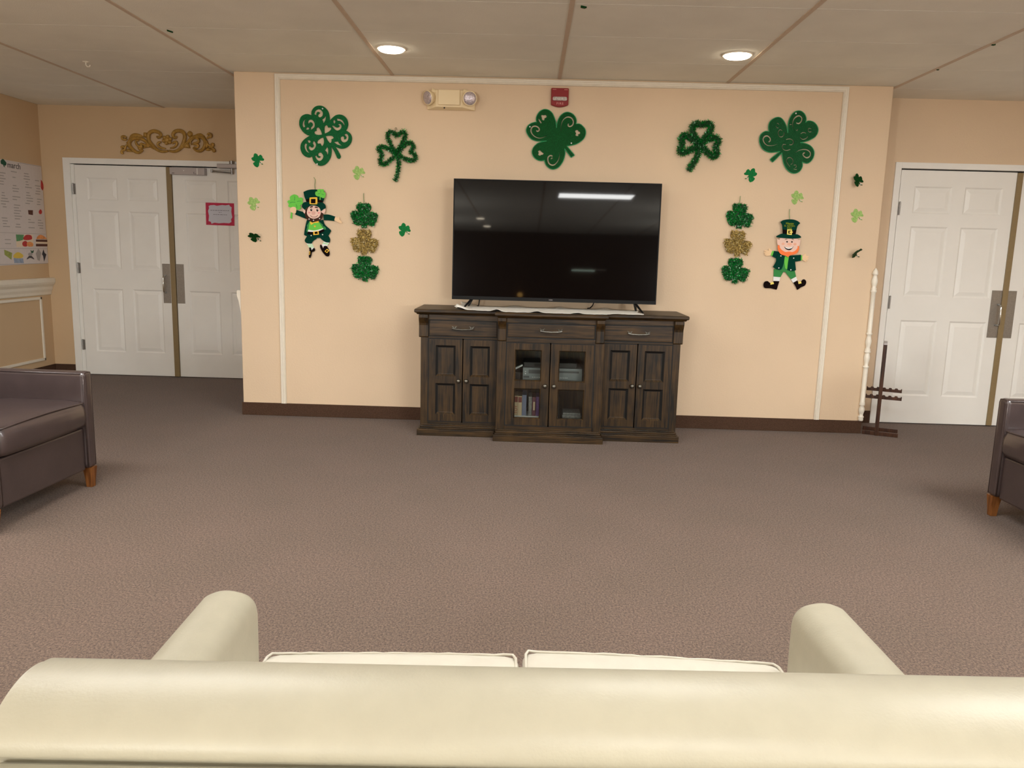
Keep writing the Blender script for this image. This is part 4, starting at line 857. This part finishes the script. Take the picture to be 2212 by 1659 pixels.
# ---------------------------------------------------------------- breakfront media cabinet
CX = .107
YS, YC, YBK = -.478, -.588, -.035      # faces of side and centre sections, back
t = thing('media_cabinet', 'dark walnut breakfront media cabinet with glass centre doors under the television', 'cabinet', (CX, -.3, 0))
WZ, WX, WD, PW = M['wood_z'], M['wood_x'], M['recess_shade'], M['pewter']
X = lambda v: CX+v
b = MB()
for s in (-1, 1):
    a0, a1 = sorted((s*.312, s*.905)); b.box(X(a0), X(a1), YS+.022, YBK, .06, .868)         # solid side sections
    a0, a1 = sorted((s*.866, s*.918)); b.box(X(a0), X(a1), YS, YBK-.001, .06, .867)         # end pilasters
    a0, a1 = sorted((s*.309, s*.371)); b.box(X(a0), X(a1), YC, YBK-.002, .06, .8665)        # centre pilasters
    a0, a1 = sorted((s*.371, s*.866))
    for z0, z1 in ((.83,.8665),(.699,.710),(.06,.096)): obj('face_rail', MB().box(X(a0), X(a1), YS, YS+.03, z0, z1), WX, t, bevel=.002)
for z0, z1, y in ((.834,.8665,.03),(.699,.728,.4),(.06,.107,.4)): obj('face_rail', MB().box(X(-.309), X(.309), YC-(.004 if z0 == .699 else 0), YC+y, z0, z1), WX, t, bevel=.002)
b.box(X(-.312), X(.312), YBK-.02, YBK, .06, .866); b.box(X(-.312), X(.312), YC+.03, YBK-.02, .12, .135)
obj('carcass', b, WZ, t, bevel=.002)
b = MB(); b.box(X(-.3085), X(.3085), YC+.045, YBK-.021, .388, .406); obj('shelf', b, WX, t, bevel=.002)
# corbels
for xc, yf_, w in ((-.897,YS,.066),(.897,YS,.066),(-.34,YC,.056),(.34,YC,.056)):
    b = MB(); pr = [(yf_+.002,.866),(yf_-.034,.866),(yf_-.034,.845),(yf_-.026,.825),(yf_-.015,.805),(yf_-.012,.79),(yf_-.012,.712),(yf_-.008,.705),(yf_+.002,.703)]
    b.prism(pr, 'x', X(xc-w/2), X(xc+w/2)); obj('corbel', b, WZ, t, bevel=.003)
# top slab
def slab(x0, x1, y0, y1):
    b.rings([[(x0+d,y0+d,z),(x1-d,y0+d,z),(x1-d,y1,z),(x0+d,y1,z)] for d, z in ((.024,.866),(.018,.868),(.013,.876),(.004,.879),(0,.885),(0,.899),(.006,.905))])
b = MB(); slab(X(-.962), X(.962), YS-.034, YBK); slab(X(-.389), X(.389), YC-.034, YBK-.02)
obj('cabinet_top', b, WX, t)
# stepped plinth
b = MB()
for x0, x1, y0 in ((-.936,.936,YS-.047),(-.386,.386,YC-.047)):
    for d, z0, z1 in ((0,0,.048),(.012,.048,.056),(.018,.056,.072),(.028,.072,.080)): b.box(X(x0+d), X(x1-d), y0+d, YBK, z0, z1)
obj('plinth', b, WX, t, bevel=.003)
def pull(x, z, yf_, par):
    b = MB()
    for s in (-1, 1):
        q = x+s*.062; b.prism([(q-.018,z+.012),(q-.010,z),(q-.016,z-.010),(q+.016,z-.010),(q+.010,z),(q+.018,z+.012),(q,z+.003)], 'y', yf_-.006, yf_)
        b.tube([(q,yf_-.004,z-.002),(q,yf_-.026,z-.008)], .006, 8)
    b.tube([(x-.075,yf_-.026,z-.004),(x-.05,yf_-.028,z-.009),(x,yf_-.029,z-.011),(x+.05,yf_-.028,z-.009),(x+.075,yf_-.026,z-.004)], .0055, 8)
    obj('drawer_pull', b, PW, par, smooth=False)
def knob(x, z, yf_, par):
    b = MB(); b.lathe([(.006,0),(.006,.012),(.0135,.016),(.016,.022),(.013,.028),(.005,.031)], (x,yf_,z), 18, (0,-1,0)); obj('knob', b, PW, par, smooth=True)
def drawer(x0, x1, z0, z1, yf_):
    b = MB(); b.box(X(x0), X(x1), yf_-.003, yf_+.02, z0, z1); d = obj('drawer', b, WX, t, bevel=.004)
    obj('shadow_gap', MB().box(X(x0-.008), X(x1+.008), yf_-.0008, yf_+.012, z0-.008, z1+.008), WD, d)
    pull(X((x0+x1)/2), (z0+z1)/2+.007, yf_-.003, d)
drawer(-.858, -.379, .717, .823, YS); drawer(-.301, .301, .736, .826, YC); drawer(.379, .858, .717, .823, YS)
def cdoor(x0, x1, z0, z1, yf_, hinge_left, glass=False):
    st = .048 if not glass else .056; zs = [z0, z0+.047, .377, .428, .650, z1] if not glass else [z0, .160, .376, .428, .648, z1]
    xs = [X(x0), X(x0)+st, X(x1)-st, X(x1)]
    b = MB(); cells = {(1,1),(1,3)}
    if glass:
        b.panelled(xs, zs, cells, yf_, None)
        for j in (1, 3):
            r = [[(xs[1]+d,yf_+y,zs[j]+d),(xs[2]-d,yf_+y,zs[j]+d),(xs[2]-d,yf_+y,zs[j+1]-d),(xs[1]+d,yf_+y,zs[j+1]-d)] for d, y in ((0,0),(.007,.008),(.007,.02),(0,.02))]; b.rings(r, False, False)
        b.panelled(xs, zs, cells, yf_+.02, None)
        b.rings([[(xs[0],yf_+y,z0),(xs[3],yf_+y,z0),(xs[3],yf_+y,z1),(xs[0],yf_+y,z1)] for y in (0,.02)], False, False)
        dk = None; d = obj('door', b, [WZ, WD], t)
        for j in (1, 3): obj('glass_pane', MB().box(xs[1]+.001, xs[2]-.001, yf_+.010, yf_+.013, zs[j]+.001, zs[j+1]-.001), M['glass'], d)
    else:
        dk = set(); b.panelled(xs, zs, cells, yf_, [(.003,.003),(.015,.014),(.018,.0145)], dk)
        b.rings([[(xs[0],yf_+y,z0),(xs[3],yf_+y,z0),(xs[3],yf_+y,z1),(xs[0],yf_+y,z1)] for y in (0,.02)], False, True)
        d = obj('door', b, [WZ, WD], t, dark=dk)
    g = .008; w = MB(); ya, yb = yf_+.001, yf_+.012; a0, a1 = X(x0)-.0001, X(x1)+.0001
    w.box(a0-g, a0, ya, yb, z0-g, z1+g); w.box(a1, a1+g, ya, yb, z0-g, z1+g); w.box(a0, a1, ya, yb, z1, z1+g); w.box(a0, a1, ya, yb, z0-g, z0)
    obj('shadow_gap', w, WD, d)
    knob((X(x1)-st*.5) if hinge_left else (X(x0)+st*.5), .398, yf_, d)
cdoor(-.859, -.621, .102, .692, YS-.004, True); cdoor(-.614, -.378, .102, .692, YS-.004, False)
cdoor(-.302, -.0035, .114, .692, YC-.004, True, True); cdoor(.0035, .302, .114, .692, YC-.004, False, True)
cdoor(.378, .614, .102, .692, YS-.004, True); cdoor(.621, .859, .102, .692, YS-.004, False)

# things behind the glass
t = thing('disc_and_tape_player', 'grey disc and tape player on the cabinet shelf behind glass doors', 'player', (.13, -.4, .406))
b = MB(); b.box(-.082, .343, -.452, -.16, .414, .503); obj('player_case', b, M['grey_pl'], t, bevel=.003)
for x in (-.06, .32):
    for y in (-.43, -.2): b = MB(); b.lathe([(.015,0),(.015,.0085)], (x,y,.406), 10); obj('foot', b, M['black'], t)
for nm, bx in (('tape_slot',(-.040,.065,-.4535,-.452,.462,.49)),('disc_tray',(.17,.32,-.4535,-.452,.472,.486)),('display',(-.076,-.035,-.4535,-.452,.430,.444))): obj(nm, MB().box(*bx), M['grey_dk'], t, bevel=.001)
b = MB()
for x in [-.01+.012*i for i in range(6)]+[.175+.012*i for i in range(6)]: b.lathe([(.0028,0),(.0025,.003)], (x,-.452,.436), 8, (0,-1,0))
for x, z in ((-.062,.475),(-.062,.46),(.165,.447)): b.lathe([(.0045,0),(.004,.003)], (x,-.452,z), 8, (0,-1,0))
obj('buttons', b, M['white'], t)
t = thing('cable_box', 'flat black box lying on the grey disc player', 'box', (.12, -.36, .504))
obj('box_case', MB().box(-.075, .305, -.43, -.2, .5045, .540), M['black'], t, bevel=.003)
b = MB(); b.box(.0,.14,-.4312,-.43,.512,.53); obj('display', b, M['gloss_black'], t)
b = MB(); pl = [(-.155,.4755),(-.083,.5145),(-.087,.524),(-.159,.485)]; b.prism(pl, 'y', -.45, -.415)
r_ = obj('remote_control', b, M['white'], bevel=.002); tag(r_, 'white remote leaning on the grey player behind the glass', 'remote')
b = MB(); b.box(-.168,-.100,-.47,-.30,.4065,.47); b.box(-.162,-.106,-.4712,-.47,.415,.462); tag(obj('media_box', b, M['black'], bevel=.003), 'dark box beside the grey player under the white remote', 'box')
t0 = .1355
b = MB(); b.box(-.145,.07,-.52,-.33,t0,t0+.011); b.box(-.14,.066,-.518,-.33,t0+.012,t0+.028)
tag(obj('paper_stack', b, M['white']), 'white stack of papers under the row of video tapes', 'paper')
tz = t0+.0285
tapes = [(-.138,.029,.142,'tape_b','beige video tape box with red lettering, first in the row','tape_a'), (-.108,.027,.140,'tape_b','plain beige video tape box, second in the row','tape_a'), (-.080,.031,.150,'tape_c','slate blue video tape box, the tallest of the row',None),
         (-.034,.024,.138,'tape_d','mottled grey video tape box in the middle of the row',None), (-.008,.026,.136,'tape_e','plum video tape box with pale title beside the violet one','tape_b'), (.020,.026,.138,'tape_f','violet video tape box, last in the row',None)]
for x, w, h, m, lab, band in tapes:
    t = thing('video_tape', lab, 'video tape', (x+w/2, -.42, tz), 'video tapes behind the glass door')
    obj('tape_box', MB().box(x, x+w, -.505, -.32, tz, tz+h), M[m], t, bevel=.0015)
    if band == 'tape_a': obj('spine_band', MB().box(x+.002, x+w-.002, -.5062, -.505, tz+h*.68, tz+h*.96), M['tape_a'], t)
    if band == 'tape_b': obj('spine_title', MB().box(x+.008, x+w-.006, -.5062, -.505, tz+h*.3, tz+h*.75), M['tape_b'], t)
    if 'red lettering' in lab: lettering('lettering', 'TOY', .030, M['tape_t'], t, lambda p, x=x: (x+.024-p.y, -.5056-p.z, tz+.012+p.x), align='LEFT')
b = MB(); b.rings([[(.118,-.50,t0),(.18,-.50,t0),(.175,-.46,t0),(.122,-.46,t0)],[(.118,-.50,t0+.012),(.176,-.50,t0+.046),(.171,-.46,t0+.045),(.122,-.46,t0+.012)]])
tag(obj('folded_paper', b, M['note']), 'folded pale paper low behind the right glass door', 'paper')
b = MB(); b.box(.21,.345,-.47,-.30,t0,t0+.035); b.box(.214,.341,-.466,-.304,t0+.0355,t0+.05); tag(obj('disc_cases', b, M['tape_d'], bevel=.002), 'dull grey disc cases lying behind the right glass door', 'disc case')
b = MB(); b.box(.115,.19,-.42,-.25,t0,t0+.15); b.box(.12,.185,-.4212,-.42,t0+.02,t0+.13); tag(obj('speaker_box', b, M['black'], bevel=.004), 'dark upright box behind the right glass door', 'box')

# ---------------------------------------------------------------- runner, television, cables
b = MB(); nx, ny = 72, 26; vs = []; rn = random.Random(5)
ZT = .905
for j in range(ny+1):
    for i in range(nx+1):
        u, v = i/nx, j/ny
        x = -.575+1.325*u+.012*math.sin(v*9); y0 = -.50-.085*math.exp(-((u-.5)/.36)**6); y1 = -.085
        y = y0+(y1-y0)*v
        if j == 0: y += .008*abs(math.sin(i*PI/2.2))
        if i == 0: x += .010*abs(math.sin(j*PI/2)); 
        e = max(0, 1-v*5)
        z = ZT+.0022+.0012*math.sin(u*47+v*13)**2
        z += e*.011*max(0, math.sin(u*30+1.0))**3*(.4+.6*math.sin(u*11)**2) + .010*max(0,1-v*4)*math.exp(-((u-.225)/.02)**2)
        z += .034*max(0,1-u*14)*max(0,math.sin(v*7+.6))
        z += max(0,(v-.9)*10)*.012*max(0,math.sin(u*25))**2
        vs.append((x,y,z))
b.add(vs, [(j*(nx+1)+i, j*(nx+1)+i+1, (j+1)*(nx+1)+i+1, (j+1)*(nx+1)+i) for j in range(ny) for i in range(nx)])
o = obj('lace_runner', b, M['lace'], smooth=True); s_ = o.modifiers.new('cloth', 'SOLIDIFY'); s_.thickness = .0015; s_.offset = -1
tag(o, 'rumpled white lace runner spread on top of the walnut cabinet', 'table runner')

TVX, TVY = .127, -.25; tl = math.radians(1.55)
t = thing('television', 'large black flat television on splayed feet on the walnut cabinet', 'television', (TVX, TVY, ZT))
def tv(x, d, h):      # x across, d towards the room, h up the leaning panel
    return (TVX+x, TVY-d*math.cos(tl)+h*math.sin(tl), .9645+h*math.cos(tl)+d*math.sin(tl))
def tvbox(b, x0,x1,d0,d1,h0,h1):
    b.add([tv(x,d,h) for h in (h0,h1) for x, d in ((x0,d1),(x1,d1),(x1,d0),(x0,d0))], [(0,3,2,1),(4,5,6,7),(0,1,5,4),(1,2,6,5),(2,3,7,6),(3,0,4,7)])
HW, HT = .7425, .858
b = MB(); tvbox(b, -HW, HW, -.022, .010, 0, HT); tvbox(b, -.45, .45, -.06, -.022, .05, .50); obj('panel_back', b, M['black'], t, bevel=.003)
b = MB(); tvbox(b, -HW+.008, HW-.008, .0105, .0125, .026, HT-.008); obj('screen', b, M['screen'], t)
b = MB(); tvbox(b, -HW, HW, .010, .016, 0, .026); tvbox(b, -HW, HW, .010, .016, HT-.008, HT); tvbox(b, -HW, -HW+.008, .010, .016, .026, HT-.008); tvbox(b, HW-.008, HW, .010, .016, .026, HT-.008)
obj('bezel', b, M['gloss_black'], t, bevel=.001)
lettering('lettering', 'VIZIO', .0102, M['alum'], t, lambda p: tv(-.022+p.x, .0165+p.z, .0095+p.y), 1.1)
for xt, f, r2 in ((-.468, (-.520,-.385), (-.500,-.165)), (.718, (.757,-.430), (.735,-.20))):
    b = MB(); zt = .972; zf = ZT+.0055
    for (fx_, fy_), w in ((f,.024),(r2,.022)):
        tp = (xt, TVY+.008)
        b.rings([[(tp[0]-w/2,tp[1]-.014,zt),(tp[0]+w/2,tp[1]-.014,zt),(tp[0]+w/2,tp[1]+.014,zt),(tp[0]-w/2,tp[1]+.014,zt)],
                 [(fx_-w*.3,fy_-.010,zf),(fx_+w*.3,fy_-.010,zf),(fx_+w*.3,fy_+.010,zf),(fx_-w*.3,fy_+.010,zf)]])
    b.box(xt-.02, xt+.02, TVY-.008, TVY+.024, zt-.004, zt+.02)
    obj('foot', b, M['black'], t, bevel=.002)
for p, m, lab in (([(-.415,-.165,1.05),(-.42,-.155,.96),(-.428,-.135,.912),(-.44,-.10,.910),(-.46,-.028,.911),(-.46,-.018,.88),(-.46,-.017,.5)], 'black', 'thin black cable hanging under left half of the television'),
                  ([(.45,-.165,1.05),(.44,-.13,.99),(.425,-.09,.935),(.408,-.06,.913),(.395,-.03,.911),(.39,-.018,.88),(.39,-.017,.5)], 'black', 'black cable slanting under right half of the television'),
                  ([(.77,-.165,1.06),(.775,-.06,1.0),(.775,-.02,.95),(.775,-.017,.5)], 'white', 'thin white cable beside the right foot of the television')):
    b = MB(); q = []
    for i in range(len(p)-1):
        for k in range(5): q.append(Vector(p[i]).lerp(Vector(p[i+1]), k/5))
    b.tube(q+[p[-1]], .0042 if m == 'black' else .003, 8); tag(obj('cable', b, M[m], smooth=True), lab, 'cable')

# ---------------------------------------------------------------- loveseat seen from behind
def soft_box(b, x0,x1,y0,y1,z0,z1): b.box(x0,x1,y0,y1,z0,z1)
t = thing('loveseat', 'ivory vinyl loveseat seen from behind with two seat cushions', 'sofa')
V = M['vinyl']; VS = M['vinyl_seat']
b = MB(); b.box(-.555, .555, -.30, .40, .10, .30); obj('seat_frame', b, V, t, bevel=.01)
for s in (-1, 1):
    pr = []; xi, xo = .558, .672
    xc_ = (xi+xo)/2; pr = [(xi,.10)]+refine([(xi,.560),(xi+.003,.579),(xi+.010,.592),(xi+.022,.602),(xi+.040,.608),(xi+.060,.611),(xi+.080,.609),(xi+.096,.603),(xi+.106,.596),(xo-.003,.588),(xo,.575)])+[(xo,.10)]
    pr = [(s*x, z) for x, z in pr]
    b = MB(); ys = [(-.34,0),(.402,0),(.414,.004),(.420,.012)]
    cxm = s*(xi+xo)/2
    b.rings([[(cxm+(x-cxm)*(1-d*6), y, .1+(z-.1)*(1-d*1.6)) for x, z in pr] for y, d in ys])
    a = obj('arm', b, V, t, smooth=True); m_ = a.modifiers.new('e','EDGE_SPLIT'); m_.split_angle = .9
# seat cushions with welts
def cushion(x0, x1, zt, zi, rise):
    tilt = lambda x: rise*abs((x-x0)/(x1-x0)-(0 if zi < 0 else 1))**1.3
    b = MB(); n = 12; rs = []
    prof = [(-.22,.30),(-.22,zt-.02),(-.20,zt),(.0,zt+.006),(.30,zt+.006),(.415,zt),(.442,zt-.006),(.458,zt-.022),(.462,zt-.07),(.458,.31),(.44,.30)]
    b.rings([[(x, y+(0 if d == 0 else -.006*d if y > 0 else 0), z-(.006*d if z > .35 else 0)+(tilt(x) if z > .35 else 0)) for y, z in prof] for x, d in ((x0,2),(x0+.006,.6),(x0+.03,0),(x0+(x1-x0)*.25,-.4),((x0+x1)/2,-.6),(x0+(x1-x0)*.75,-.4),(x1-.03,0),(x1-.006,.6),(x1,2))])
    c = obj('seat_cushion', b, VS, t, smooth=True); m_ = c.modifiers.new('e','EDGE_SPLIT'); m_.split_angle = .9
    rr = random.Random(int(x0*100)); w = MB(); N_ = 26
    w.tube([(x, y, z+tilt(x)) for x, y, z in [(x0+.004, -.2, zt-.004),(x0+.004, .30, zt+.001),(x0+.006,.43,zt-.004)]+[(x0+.012+(x1-x0-.024)*i/N_, .448+rr.uniform(-.001,.001), zt-.006+rr.uniform(-.0012,.0012)+.003*math.sin(PI*i/N_)) for i in range(N_+1)]+[(x1-.006,.43,zt-.004),(x1-.004,.30,zt+.001),(x1-.004,-.2,zt-.004)]], .003, 8)
    obj('welt', w, VS, c, smooth=True)
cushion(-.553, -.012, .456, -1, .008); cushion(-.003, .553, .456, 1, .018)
# back: broad rolled top, plain outside back
hw = .625
pr = [(-.11,.30),(-.14,.50),(-.185,.74),(-.193,.77),(-.200,.788),(-.212,.799),(-.232,.8055),(-.258,.807),(-.283,.803),(-.305,.795),(-.323,.784),(-.335,.771),(-.340,.758),(-.336,.747),(-.322,.741),(-.322,.30)]
pr = pr[:2]+refine(pr[2:-1])+pr[-1:]
b = MB(); b.rings([[(x, y*(1-k)+(-.27)*k, z-(.004 if k else 0)*(z > .6)) for y, z in pr] for x, k in ((-hw,.03),(-hw+.003,.008),(-hw+.010,0),(hw-.010,0),(hw-.003,.008),(hw,.03))])
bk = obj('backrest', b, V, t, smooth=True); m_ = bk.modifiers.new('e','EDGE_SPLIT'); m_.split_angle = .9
b = MB(); b.box(-hw+.004, hw-.004, -.372, -.325, .10, .738); obj('outside_back', b, V, t, bevel=.008)
for x in (-.6,.6):
    for y in (-.31,.36): b = MB(); b.lathe([(.018,0),(.026,.105)], (x,y,0), 12); obj('leg', b, M['leg'], t)
t.location = (-.027, -4.905, 0); t.rotation_euler = (0,0,math.radians(1.8))

# ---------------------------------------------------------------- leather tub armchairs
def armchair(label):
    t = thing('leather_armchair', label, 'armchair', group='brown leather armchairs'); LM = M['leather']
    for s in (-1, 1):
        a0, a1 = sorted((s*.328, s*.402))
        b = MB(); b.box(a0, a1, -.36, .40, .11, .634); a = obj('arm', b, LM, t, bevel=.022, smooth=False, seg=4)
        w = MB(); xi = s*.332; xo = s*.398
        w.tube([(xi,.392,.12),(xi,.392,.61),(s*.338,.392,.626),(s*.365,.392,.631),(s*.392,.392,.626),(xo,.392,.61),(xo,.392,.12)], .0045, 6); obj('welt', w, LM, a, smooth=True)
        w = MB(); w.tube([(s*.330,.38,.626),(s*.330,-.35,.626)], .004, 6); obj('welt', w, LM, a, smooth=True)
    b = MB(); b.box(-.326, .326, -.34, .382, .105, .335); obj('seat_base', b, LM, t, bevel=.01)
    b = MB(); xs = [-.325,-.318,-.29,-.15,0,.15,.29,.318,.325]; dd = [.03,.010,0,-.006,-.009,-.006,0,.010,.03]
    prof = [(-.26,.34),(-.27,.40),(-.25,.465),(0,.487),(.30,.487),(.375,.480),(.398,.465),(.408,.435),(.412,.40),(.408,.365),(.396,.345),(.36,.338)]
    b.rings([[(x, y-(.7*d if y > 0 else 0), .41+(z-.41)*(1-d*3)) for y, z in prof] for x, d in zip(xs, dd)])
    c = obj('seat_cushion', b, LM, t, smooth=True)
    w = MB(); w.tube([(-.312,-.2,.468),(-.314,.36,.476)]+[(-.31+.62*k/12, .394, .471+.008*math.sin(PI*k/12)) for k in range(13)]+[(.314,.36,.476),(.312,-.2,.468)], .0042, 6); obj('welt', w, LM, c, smooth=True)
    b = MB(); b.rings([[(x,-.42,.11),(x,-.30,.11),(x,-.24,.50),(x,-.28,.80),(x,-.32,.825),(x,-.37,.82),(x,-.40,.79)] for x in (-.40,.40)]); obj('backrest', b, LM, t, bevel=.02, seg=3)
    for sx in (-1, 1):
        for y, k in ((.372,0),(-.375,.03)):
            b = MB(); x0 = sx*.376
            b.rings([[(x0+a*w, y+c_*w-k*(1-z/.12), z) for a, c_ in ((-1,-1),(1,-1),(1,1),(-1,1))] for z, w in ((0,.0165),(.04,.019),(.112,.026))]); obj('leg', b, M['leg'], t, bevel=.002)
    return t
c = armchair('brown leather armchair at the left edge, in front of the left doors'); c.location = (-2.785, -2.315, 0); c.rotation_euler = (0,0,math.radians(-92))
c = armchair('brown leather armchair at the right edge, in front of the right doors'); c.location = (2.83, -2.31, 0); c.rotation_euler = (0,0,math.radians(92))

# ---------------------------------------------------------------- turned corner bead and wooden rack
b = MB(); x0, y0 = XR-.004, -.012
pf = [(.012,.100),(.017,.103),(.019,.118),(.017,.124),(.021,.130),(.0215,.136),(.013,.146),(.016,.160),(.0215,.182),(.021,.200),(.014,.218),(.019,.224),(.022,.230),(.018,.236),(.021,.242),(.017,.248),(.0175,.50),(.017,.515),(.022,.519),(.022,.526),(.014,.533),(.015,.55),(.022,.585),(.0225,.60),(.017,.622),(.0145,.628),(.023,.634),(.023,.642),(.019,.648),(.022,.655),(.0145,.668),(.017,.685),(.0215,.705),(.022,.72),(.016,.752),(.0145,.765),(.022,.772),(.022,.780),(.0165,.786),(.0165,1.085),(.022,1.092),(.0225,1.10),(.017,1.108),(.020,1.116),(.014,1.126),(.017,1.14),(.0225,1.162),(.0225,1.178),(.015,1.205),(.0135,1.216),(.021,1.222),(.021,1.228),(.019,1.234),(.018,1.244),(.010,1.258),(.003,1.268)]
b.lathe(pf, (x0,y0,0), 18); o = obj('turned_corner_post', b, M['white_wood'], smooth=True)
tag(o, 'slim white turned spindle fixed up the right corner of the centre wall', 'corner post')
t = thing('wooden_rack', 'dark wooden floor rack with notched bars standing by the right doors', 'rack'); DW = M['dk_wood']
def bar(name, v0, z0, z1, notch=False, x0=-.122, x1=.128):
    b = MB()
    if notch:
        pr = [(x0,z0),(x1,z0),(x1,z1-.004)]
        for k in range(5, -1, -1):
            xc = x0+.018+(x1-x0-.036)*k/5; pr += [(xc+.014,z1),(xc+.008,z1-.010),(xc-.008,z1-.010),(xc-.014,z1)]
        pr += [(x0,z1-.004)]
        b.prism(pr, 'y', v0-.008, v0+.008)
    else: b.box(x0, x1, v0-.011, v0+.011, z0, z1)
    return obj(name, b, DW, t, bevel=.0015)
bar('base_bar', -.085, 0, .030); bar('base_bar', .085, 0, .030)
bar('notched_bar', -.075, .282, .314, True); bar('notched_bar', .085, .318, .350, True)
for v in (-.101, .101):
    b = MB(); b.box(-.034, -.008, v-.005, v+.005, .0, .70); obj('upright', b, DW, t, bevel=.002)
b = MB(); b.box(-.034,-.008,-.096,.096,.690,.712); obj('handle_bar', b, M['alum'], t, bevel=.003)
b = MB(); b.box(-.034,-.008,-.096,.096,.296,.318); obj('cross_rail', b, DW, t, bevel=.002)
t.location = (2.70, .02, 0); t.rotation_euler = (0,0,math.radians(-24))

# ---------------------------------------------------------------- lights and camera
DL = 4; LP = 190
downlight(-.972, -.776, 'round recessed downlight glowing above the emergency light')
downlight(1.202, -.806, 'round recessed downlight glowing above the bushy tinsel shamrock')
for x, y in ((-1.10,-11.0),(-1.06,-12.8)): downlight(x, y, 'round recessed downlight far behind the loveseat', 'far downlights')
for k, j in ((-2,5),(3,5),(3,6),(-1,5),(1,5)): troffer(GX+k*TX, GY-j*TY, 'unseen ceiling troffer added for light in front of the loveseat', 'added ceiling troffers over the room')  # unseen troffers, added and placed for their light on the room
troffer(GX+TX+.2, GY-11*TY, 'dimmer ceiling troffer behind the loveseat', None, M['tr_dim'])
t = thing('wall_tube_light', 'greenish tube light on the rear wall', 'wall light', (1.4, YB, 1.66)); obj('tube', MB().box(.98,1.55,YB+.001,YB+.06,1.655,1.67), M['bar_emit'], t); obj('bracket', MB().box(1.0,1.83,YB,YB+.04,1.676,1.70), M['trim'], t)
t = thing('wall_lamp', 'amber lamp on the rear wall', 'wall light', (-.28, YB, 1.02)); b = MB(); b.lathe([(.02,-.05),(.06,-.03),(.07,.02),(.03,.06)], (-.28,YB+.1,1.02), 16); obj('shade', b, M['glow_emit'], t); obj('arm', MB().box(-.29,-.27,YB,YB+.1,1.01,1.03), M['trim'], t)

for n, (x, y, z, e) in enumerate(((-2.15,-8.2,1.3,LP*1.2), (2.95,-8.2,1.3,LP*1.1), (3.3,-11,1.3,LP), (-2.4,-11.4,1.3,LP))):
    l = bpy.data.lights.new('added_fill_light', 'POINT'); l.energy = e; l.shadow_soft_size = .22; l.color = (1,.99,.95)  # unseen fill lights without bodies, added to brighten ceiling, doors and walls
    lo = bpy.data.objects.new('added_fill_light', l); COL.objects.link(lo); lo.location = (x, y, z)
W = bpy.data.worlds.new('room'); S.world = W; W.use_nodes = True
W.node_tree.nodes['Background'].inputs[0].default_value = (1,.92,.82,1); W.node_tree.nodes['Background'].inputs[1].default_value = .0

cam = bpy.data.cameras.new('camera'); co = bpy.data.objects.new('camera', cam); COL.objects.link(co)
yaw, pitch, roll = (-0.01848, -0.16558, 0.02681)
f = Vector((math.sin(yaw)*math.cos(pitch), math.cos(yaw)*math.cos(pitch), math.sin(pitch))); r = Vector((math.cos(yaw), -math.sin(yaw), 0)); u = r.cross(f)
r2 = r*math.cos(roll)+u*math.sin(roll); u2 = u*math.cos(roll)-r*math.sin(roll)
mw = Matrix((r2, u2, -f)).transposed().to_4x4(); mw.translation = Vector((-0.0531, -6.0445, 1.3161)); co.matrix_world = mw
cam.sensor_fit = 'HORIZONTAL'; cam.sensor_width = 36; cam.lens = 36*1707.74/2212; cam.clip_start = .02
S.camera = co
S.view_settings.view_transform = 'Standard'; S.view_settings.look = 'None'; S.view_settings.exposure = 0
S.cycles.max_bounces = 7; S.cycles.diffuse_bounces = 4; S.cycles.adaptive_threshold = .025; S.cycles.sample_clamp_indirect = 6
